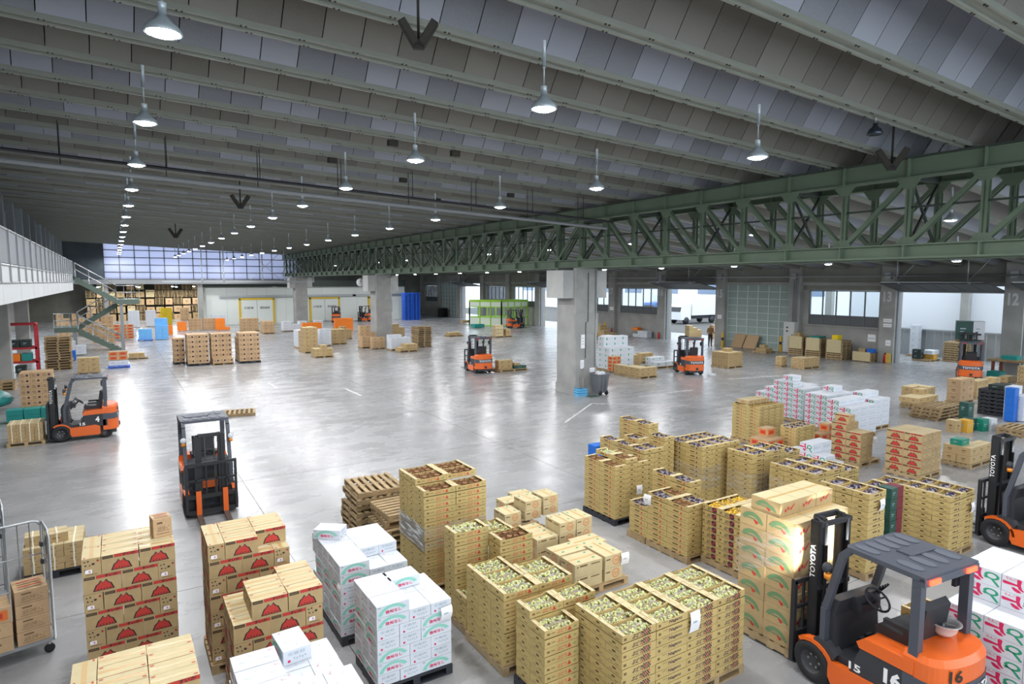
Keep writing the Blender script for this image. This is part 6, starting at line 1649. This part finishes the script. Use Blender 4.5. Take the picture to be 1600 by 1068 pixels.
grid('stack under the landing', 'brown', -1.6, 60.5, .5, .5, .3, [[5, 5, 4]], .1); grid('red-white stack beyond the stairs', 'orange', -.2, 64.0, .5, .5, .25, [[5, 5, 5]], .1); grid('pile under the walkway end', 'white', -3.0, 52.0, .6, .5, .3, [[3, 2]], .1); put_box('blue', -2.6, 49, .05, .7, .6, .6, 0, 'blue case under the walkway end', 'lone cartons')
for (q, x) in enumerate((-4.5, -3.4, -2.3, -1.2)): grid('rack goods behind stairs, %s' % NUM[q], 'brown', x, 70 + q, .5, .5, .4, [[5, 4]], .1)
# ================================================================ roll cages on the left edge
def roll_cage(x, y, rz, label):
    t = empty('roll_cage', (x, y, 0), rz, label, 'roll cage', 'galvanised roll cages')
    w, d, h = .8, .62, 1.68
    b = MB(); b.box(-w / 2, -d / 2, .18, w / 2, d / 2, .22, GREYM); b.build('base_deck', t)
    for (xx, yy) in ((-1, -1), (1, -1), (-1, 1), (1, 1)):
        g = MB(); g.tube([(0, 0, .18), (0, 0, .12)], .02, GALV, 8); g.box(-.03, -.005, .06, .03, .005, .14, GALV); f = g.build('caster_fork', t, (xx * (w / 2 - .06), yy * (d / 2 - .06), 0))
        g = MB(); g.lathe((0, 0, 0), [(0, -.02), (.05, -.02), (.062, -.012), (.062, .012), (.05, .02), (0, .02)], TYRE, 16, 'y'); g.build('wheel', f, (.0, 0, .062))
    def panel(p0, p1, nm):
        p0, p1 = Vector(p0), Vector(p1)
        u = (p1 - p0).normalized()
        b = MB(); b.tube([p0 + Z3 * .2, p0 + Z3 * (h - .08), p0 + u * .04 + Z3 * (h - .02), p0 + u * .1 + Z3 * h, p1 - u * .1 + Z3 * h, p1 - u * .04 + Z3 * (h - .02), p1 + Z3 * (h - .08), p1 + Z3 * .2], .017, GALV, 8); f = b.build('side_frame', t)
        L = (p1 - p0).length; n = int(L / .13)
        for q in range(1, n): g = MB(); g.tube([p0 + u * L * q / n + Z3 * .25, p0 + u * L * q / n + Z3 * (h - .01)], .007, GALV, 6); g.build('wire', f)
        for z in (.3, .75, 1.2): g = MB(); g.tube([p0 + Z3 * z, p1 + Z3 * z], .008, GALV, 6); g.build('cross_wire', f)
    panel((-w / 2, -d / 2, 0), (-w / 2, d / 2, 0), 'l'); panel((w / 2, -d / 2, 0), (w / 2, d / 2, 0), 'r'); panel((-w / 2, d / 2, 0), (w / 2, d / 2, 0), 'b')
    b = MB(); b.box(w / 2 + .02, -.1, 1.25, w / 2 + .03, .12, 1.5, mat('green_plate', '#2E5E4E', .5)); b.build('name_plate', t)
    for z in (1.05, 1.3):
        b = MB(); b.box(w / 2 - .03, d / 2 - .03, z, w / 2 + .03, d / 2 + .03, z + .06, BLACKP); b.build('clip', t)
    return t
roll_cage(-1.36, 10.45, R(12), 'galvanised roll cage loaded with brown cartons at the left edge')
roll_cage(-2.0, 11.9, R(10), 'galvanised roll cage further back at the left edge')
for k in range(4): put_box('script', -1.17, 10.41, .225 + k * .185, .36, .44, .185, R(12), 'brown lettered carton, %s from top, right pile in the roll cage' % NUM[3 - k], 'cartons in the roll cage')
for k in range(3): put_box('orange' if k == 2 else 'brown', -1.55, 10.3, .225 + k * .2, .36, .44, .2, R(12), '%s, %s from top, left pile in the roll cage' % ('red-printed carton' if k == 2 else 'brown carton', NUM[2 - k]), 'cartons in the roll cage')
grid('strapped block behind roll cage', 'strap', -1.5, 12.9, .28, .42, .11, [[4, 4, 4], [4, 4, 4]], .13); put_box('strap', -1.05, 13.2, .57, .32, .36, .16, R(6), 'strapped carton on top of the block behind the roll cage', 'strapped cartons'); put_box('strap', -1.38, 13.2, .57, .22, .3, .16, R(3), 'smaller strapped carton on the block behind the roll cage', 'strapped cartons'); under(-1.5, 12.88, .86, .88, 'the strapped block behind the roll cage', 'black')
# ================================================================ forklifts
forklift((7.62, 3.75, 0), R(-6), 'orange forklift numbered 16 carrying green-arc cartons, helmet on seat', '16', True, True, mast_h=1.98, zg=1.86)
hm = empty('helmet', (7.72, 3.2, 1.05), R(20), 'white safety helmet lying upturned behind the forklift seat', 'helmet'); hm.scale = (1.15, 1.15, 1.15)
HW = mat('helmet_white', '#DCDCD8', .35); HI = mat('helmet_liner', '#8D8E90', .6)
b = MB(); b.lathe((0, 0, 0), [(0, .0), (.07, .015), (.11, .06), (.125, .13), (.15, .135), (.15, .14), (.118, .138), (.1, .07), (.06, .03), (0, .02)], HW, 20, 'z', [HW, HW, HW, HW, HW, HI, HI, HI, HI]); b.build('shell', hm)
b = MB(); b.bar((-.1, 0, .12), (.1, 0, .12), .02, .004, HI); b.bar((0, -.1, .12), (0, .1, .12), .02, .004, HI); b.build('cradle', hm)
forklift((14.45, 4.4, 0), R(-3), 'orange forklift half out of frame at the right edge', None, mast_h=2.0)
forklift((1.57, 15.55, 0), R(180), 'forklift facing the camera with orange forks on open floor', None, amber=True, mast_h=1.75)
forklift((-1.0, 24.5, 0), R(90), 'orange forklift numbered 4 seen side-on at the left', '4', mast_h=1.95)
forklift((17.1, 30.85, 0), R(-6), 'orange forklift in the middle of the floor before the column', None, mast_h=1.95)
forklift((26.6, 24.2, 0), R(-22), 'orange forklift right of the column, by vented cartons', None, mast_h=1.95)
forklift((37.1, 15.0, 0), R(-64), 'orange forklift driving out to the dock with raised load', None, mast_h=2.3, fork_z=1.86, load_guard=False)
forklift((36.7, 58.2, 0), R(-100), 'orange forklift beside the green framed office', None, mast_h=1.95)
forklift((23.2, 78.2, 0), R(-20), 'far orange forklift before the middle cold store door', None, mast_h=1.9, detail=False)
forklift((27.0, 78.0, 0), R(40), 'far orange forklift beside the second concrete column', None, mast_h=1.9, detail=False)
# ================================================================ people
SKIN = mat('skin', '#C08E6E', .6)
def person(x, y, rz, label, shirt, trousers, hair, s=1.0, arm=.15):
    """one continuous skinned body; hair and clothing shades are materials on it"""
    J = {'pelvis': (0, 0, .95), 'waist': (0, 0, 1.1), 'chest': (0, 0, 1.32), 'neck': (0, 0, 1.47), 'head0': (0, .01, 1.56), 'head1': (0, .02, 1.70)}
    E_ = [('pelvis', 'waist'), ('waist', 'chest'), ('chest', 'neck'), ('neck', 'head0'), ('head0', 'head1')]
    Rr = {'pelvis': (.16, .12), 'waist': (.15, .11), 'chest': (.17, .12), 'neck': (.055, .06), 'head0': (.075, .09), 'head1': (.08, .095)}
    for sd in (-1, 1):
        n = 'l' if sd < 0 else 'r'
        for k, p, r in (('hip', (sd * .09, 0, .88), .095), ('knee', (sd * .1, .02 * sd, .49), .065), ('ankle', (sd * .1, -.02, .09), .045), ('toe', (sd * .11, .14, .04), .04),
                        ('sho', (sd * .18, 0, 1.40), .07), ('elb', (sd * .24, -.02, 1.13), .048), ('wri', (sd * .24, .06 + arm, .93 + arm), .034), ('hand', (sd * .235, .12 + arm, .86 + arm), .04)):
            J[k + n] = p; Rr[k + n] = (r, r)
        E_ += [('pelvis', 'hip' + n), ('hip' + n, 'knee' + n), ('knee' + n, 'ankle' + n), ('ankle' + n, 'toe' + n), ('chest', 'sho' + n), ('sho' + n, 'elb' + n), ('elb' + n, 'wri' + n), ('wri' + n, 'hand' + n)]
    ks = list(J); me = bpy.data.meshes.new('body')
    me.from_pydata([J[k] for k in ks], [(ks.index(a), ks.index(b_)) for a, b_ in E_], [])
    o = bpy.data.objects.new('body', me); COL.objects.link(o)
    m = o.modifiers.new('skin', 'SKIN'); m.use_smooth_shade = True
    for i, k in enumerate(ks):
        me.skin_vertices[0].data[i].radius = Rr[k]; me.skin_vertices[0].data[i].use_root = (k == 'pelvis')
    ss = o.modifiers.new('smooth', 'SUBSURF'); ss.levels = ss.render_levels = 1
    dg = bpy.context.evaluated_depsgraph_get(); dg.update()
    nm = bpy.data.meshes.new_from_object(o.evaluated_get(dg)); nm.name = 'body'
    bpy.data.objects.remove(o)
    nm.materials.clear()
    for q in (SKIN, shirt, trousers, BLACKP, hair): nm.materials.append(q)
    for p in nm.polygons:
        c = p.center
        p.use_smooth = True
        if c.z < .09: i = 3
        elif c.z < .98 and abs(c.x) < .19: i = 2
        elif c.z < 1.49 and not (abs(c.x) > .19 and c.z < 1.0 + arm * .6): i = 1
        else: i = 0
        if c.z > 1.62 and (c.y < .03 or c.z > 1.73): i = 4
        p.material_index = i
    t = empty('person', (x, y, 0), rz, label, 'person', 'people working in the hall'); t.scale = (s, s, s)
    add('body', nm, t)
    return t
person(38.6, 33.1, R(150), 'person in tan jacket and dark trousers standing in the open door', mat('tan_jacket', '#8A6A46', .8), mat('dark_trousers', '#22242C', .8), mat('dark_hair', '#1C1917', .7), 1.02)
person(28.0, 79.3, R(-60), 'person in dark clothes standing before the cold store', mat('dark_clothes', '#2B2C30', .8), mat('dark_trousers', '#22242C', .8), mat('dark_hair', '#1C1917', .7), 1.0)
# ================================================================ leave out goods that stand wholly behind other goods
from mathutils.bvhtree import BVHTree
bpy.context.view_layer.update()
_cand = [o for o in COL.objects if o.type == 'MESH' and o.get('category') in ('carton', 'case', 'tray', 'pallet')]
_V, _F, _B = [], [], []
for o in _cand:
    bb = [o.matrix_world @ Vector(c) for c in o.bound_box]
    n = len(_V); _V.extend(bb); _B.append(bb)
    for f in ((0, 1, 2, 3), (4, 7, 6, 5), (0, 4, 5, 1), (1, 5, 6, 2), (2, 6, 7, 3), (3, 7, 4, 0)):
        _F.append(tuple(n + i for i in f))
_tree = BVHTree.FromPolygons(_V, _F)
_eyes = [Vector(p) for p in ((0, 0, 5), (-1.2, .6, 5), (1.2, -.6, 5), (0, 0, 5.8))]
def _seen(i):
    bb = _B[i]
    o0 = bb[0]; ex = bb[4] - o0; ey = bb[3] - o0; ez = bb[1] - o0
    pts = []
    for a in (.04, .27, .5, .73, .96):
        for b_ in (.06, .5, .94):
            for e in (0., 1.):
                pts += [o0 + ex * e + ey * a + ez * b_, o0 + ex * a + ey * e + ez * b_]
            pts.append(o0 + ex * a + ey * b_ + ez)
    for eye in _eyes:
        for p in pts:
            d = p - eye; L = d.length
            loc, nrm, idx, dist = _tree.ray_cast(eye, d / L, L + .02)
            if idx is None or idx // 6 == i or dist > L - .004: return True
    return False
_drop = [o for i, o in enumerate(_cand) if not _seen(i)]
for o in _drop:
    for c in list(o.children): bpy.data.objects.remove(c, do_unlink=True)
    bpy.data.objects.remove(o, do_unlink=True)
print('left out', len(_drop), 'of', len(_cand))
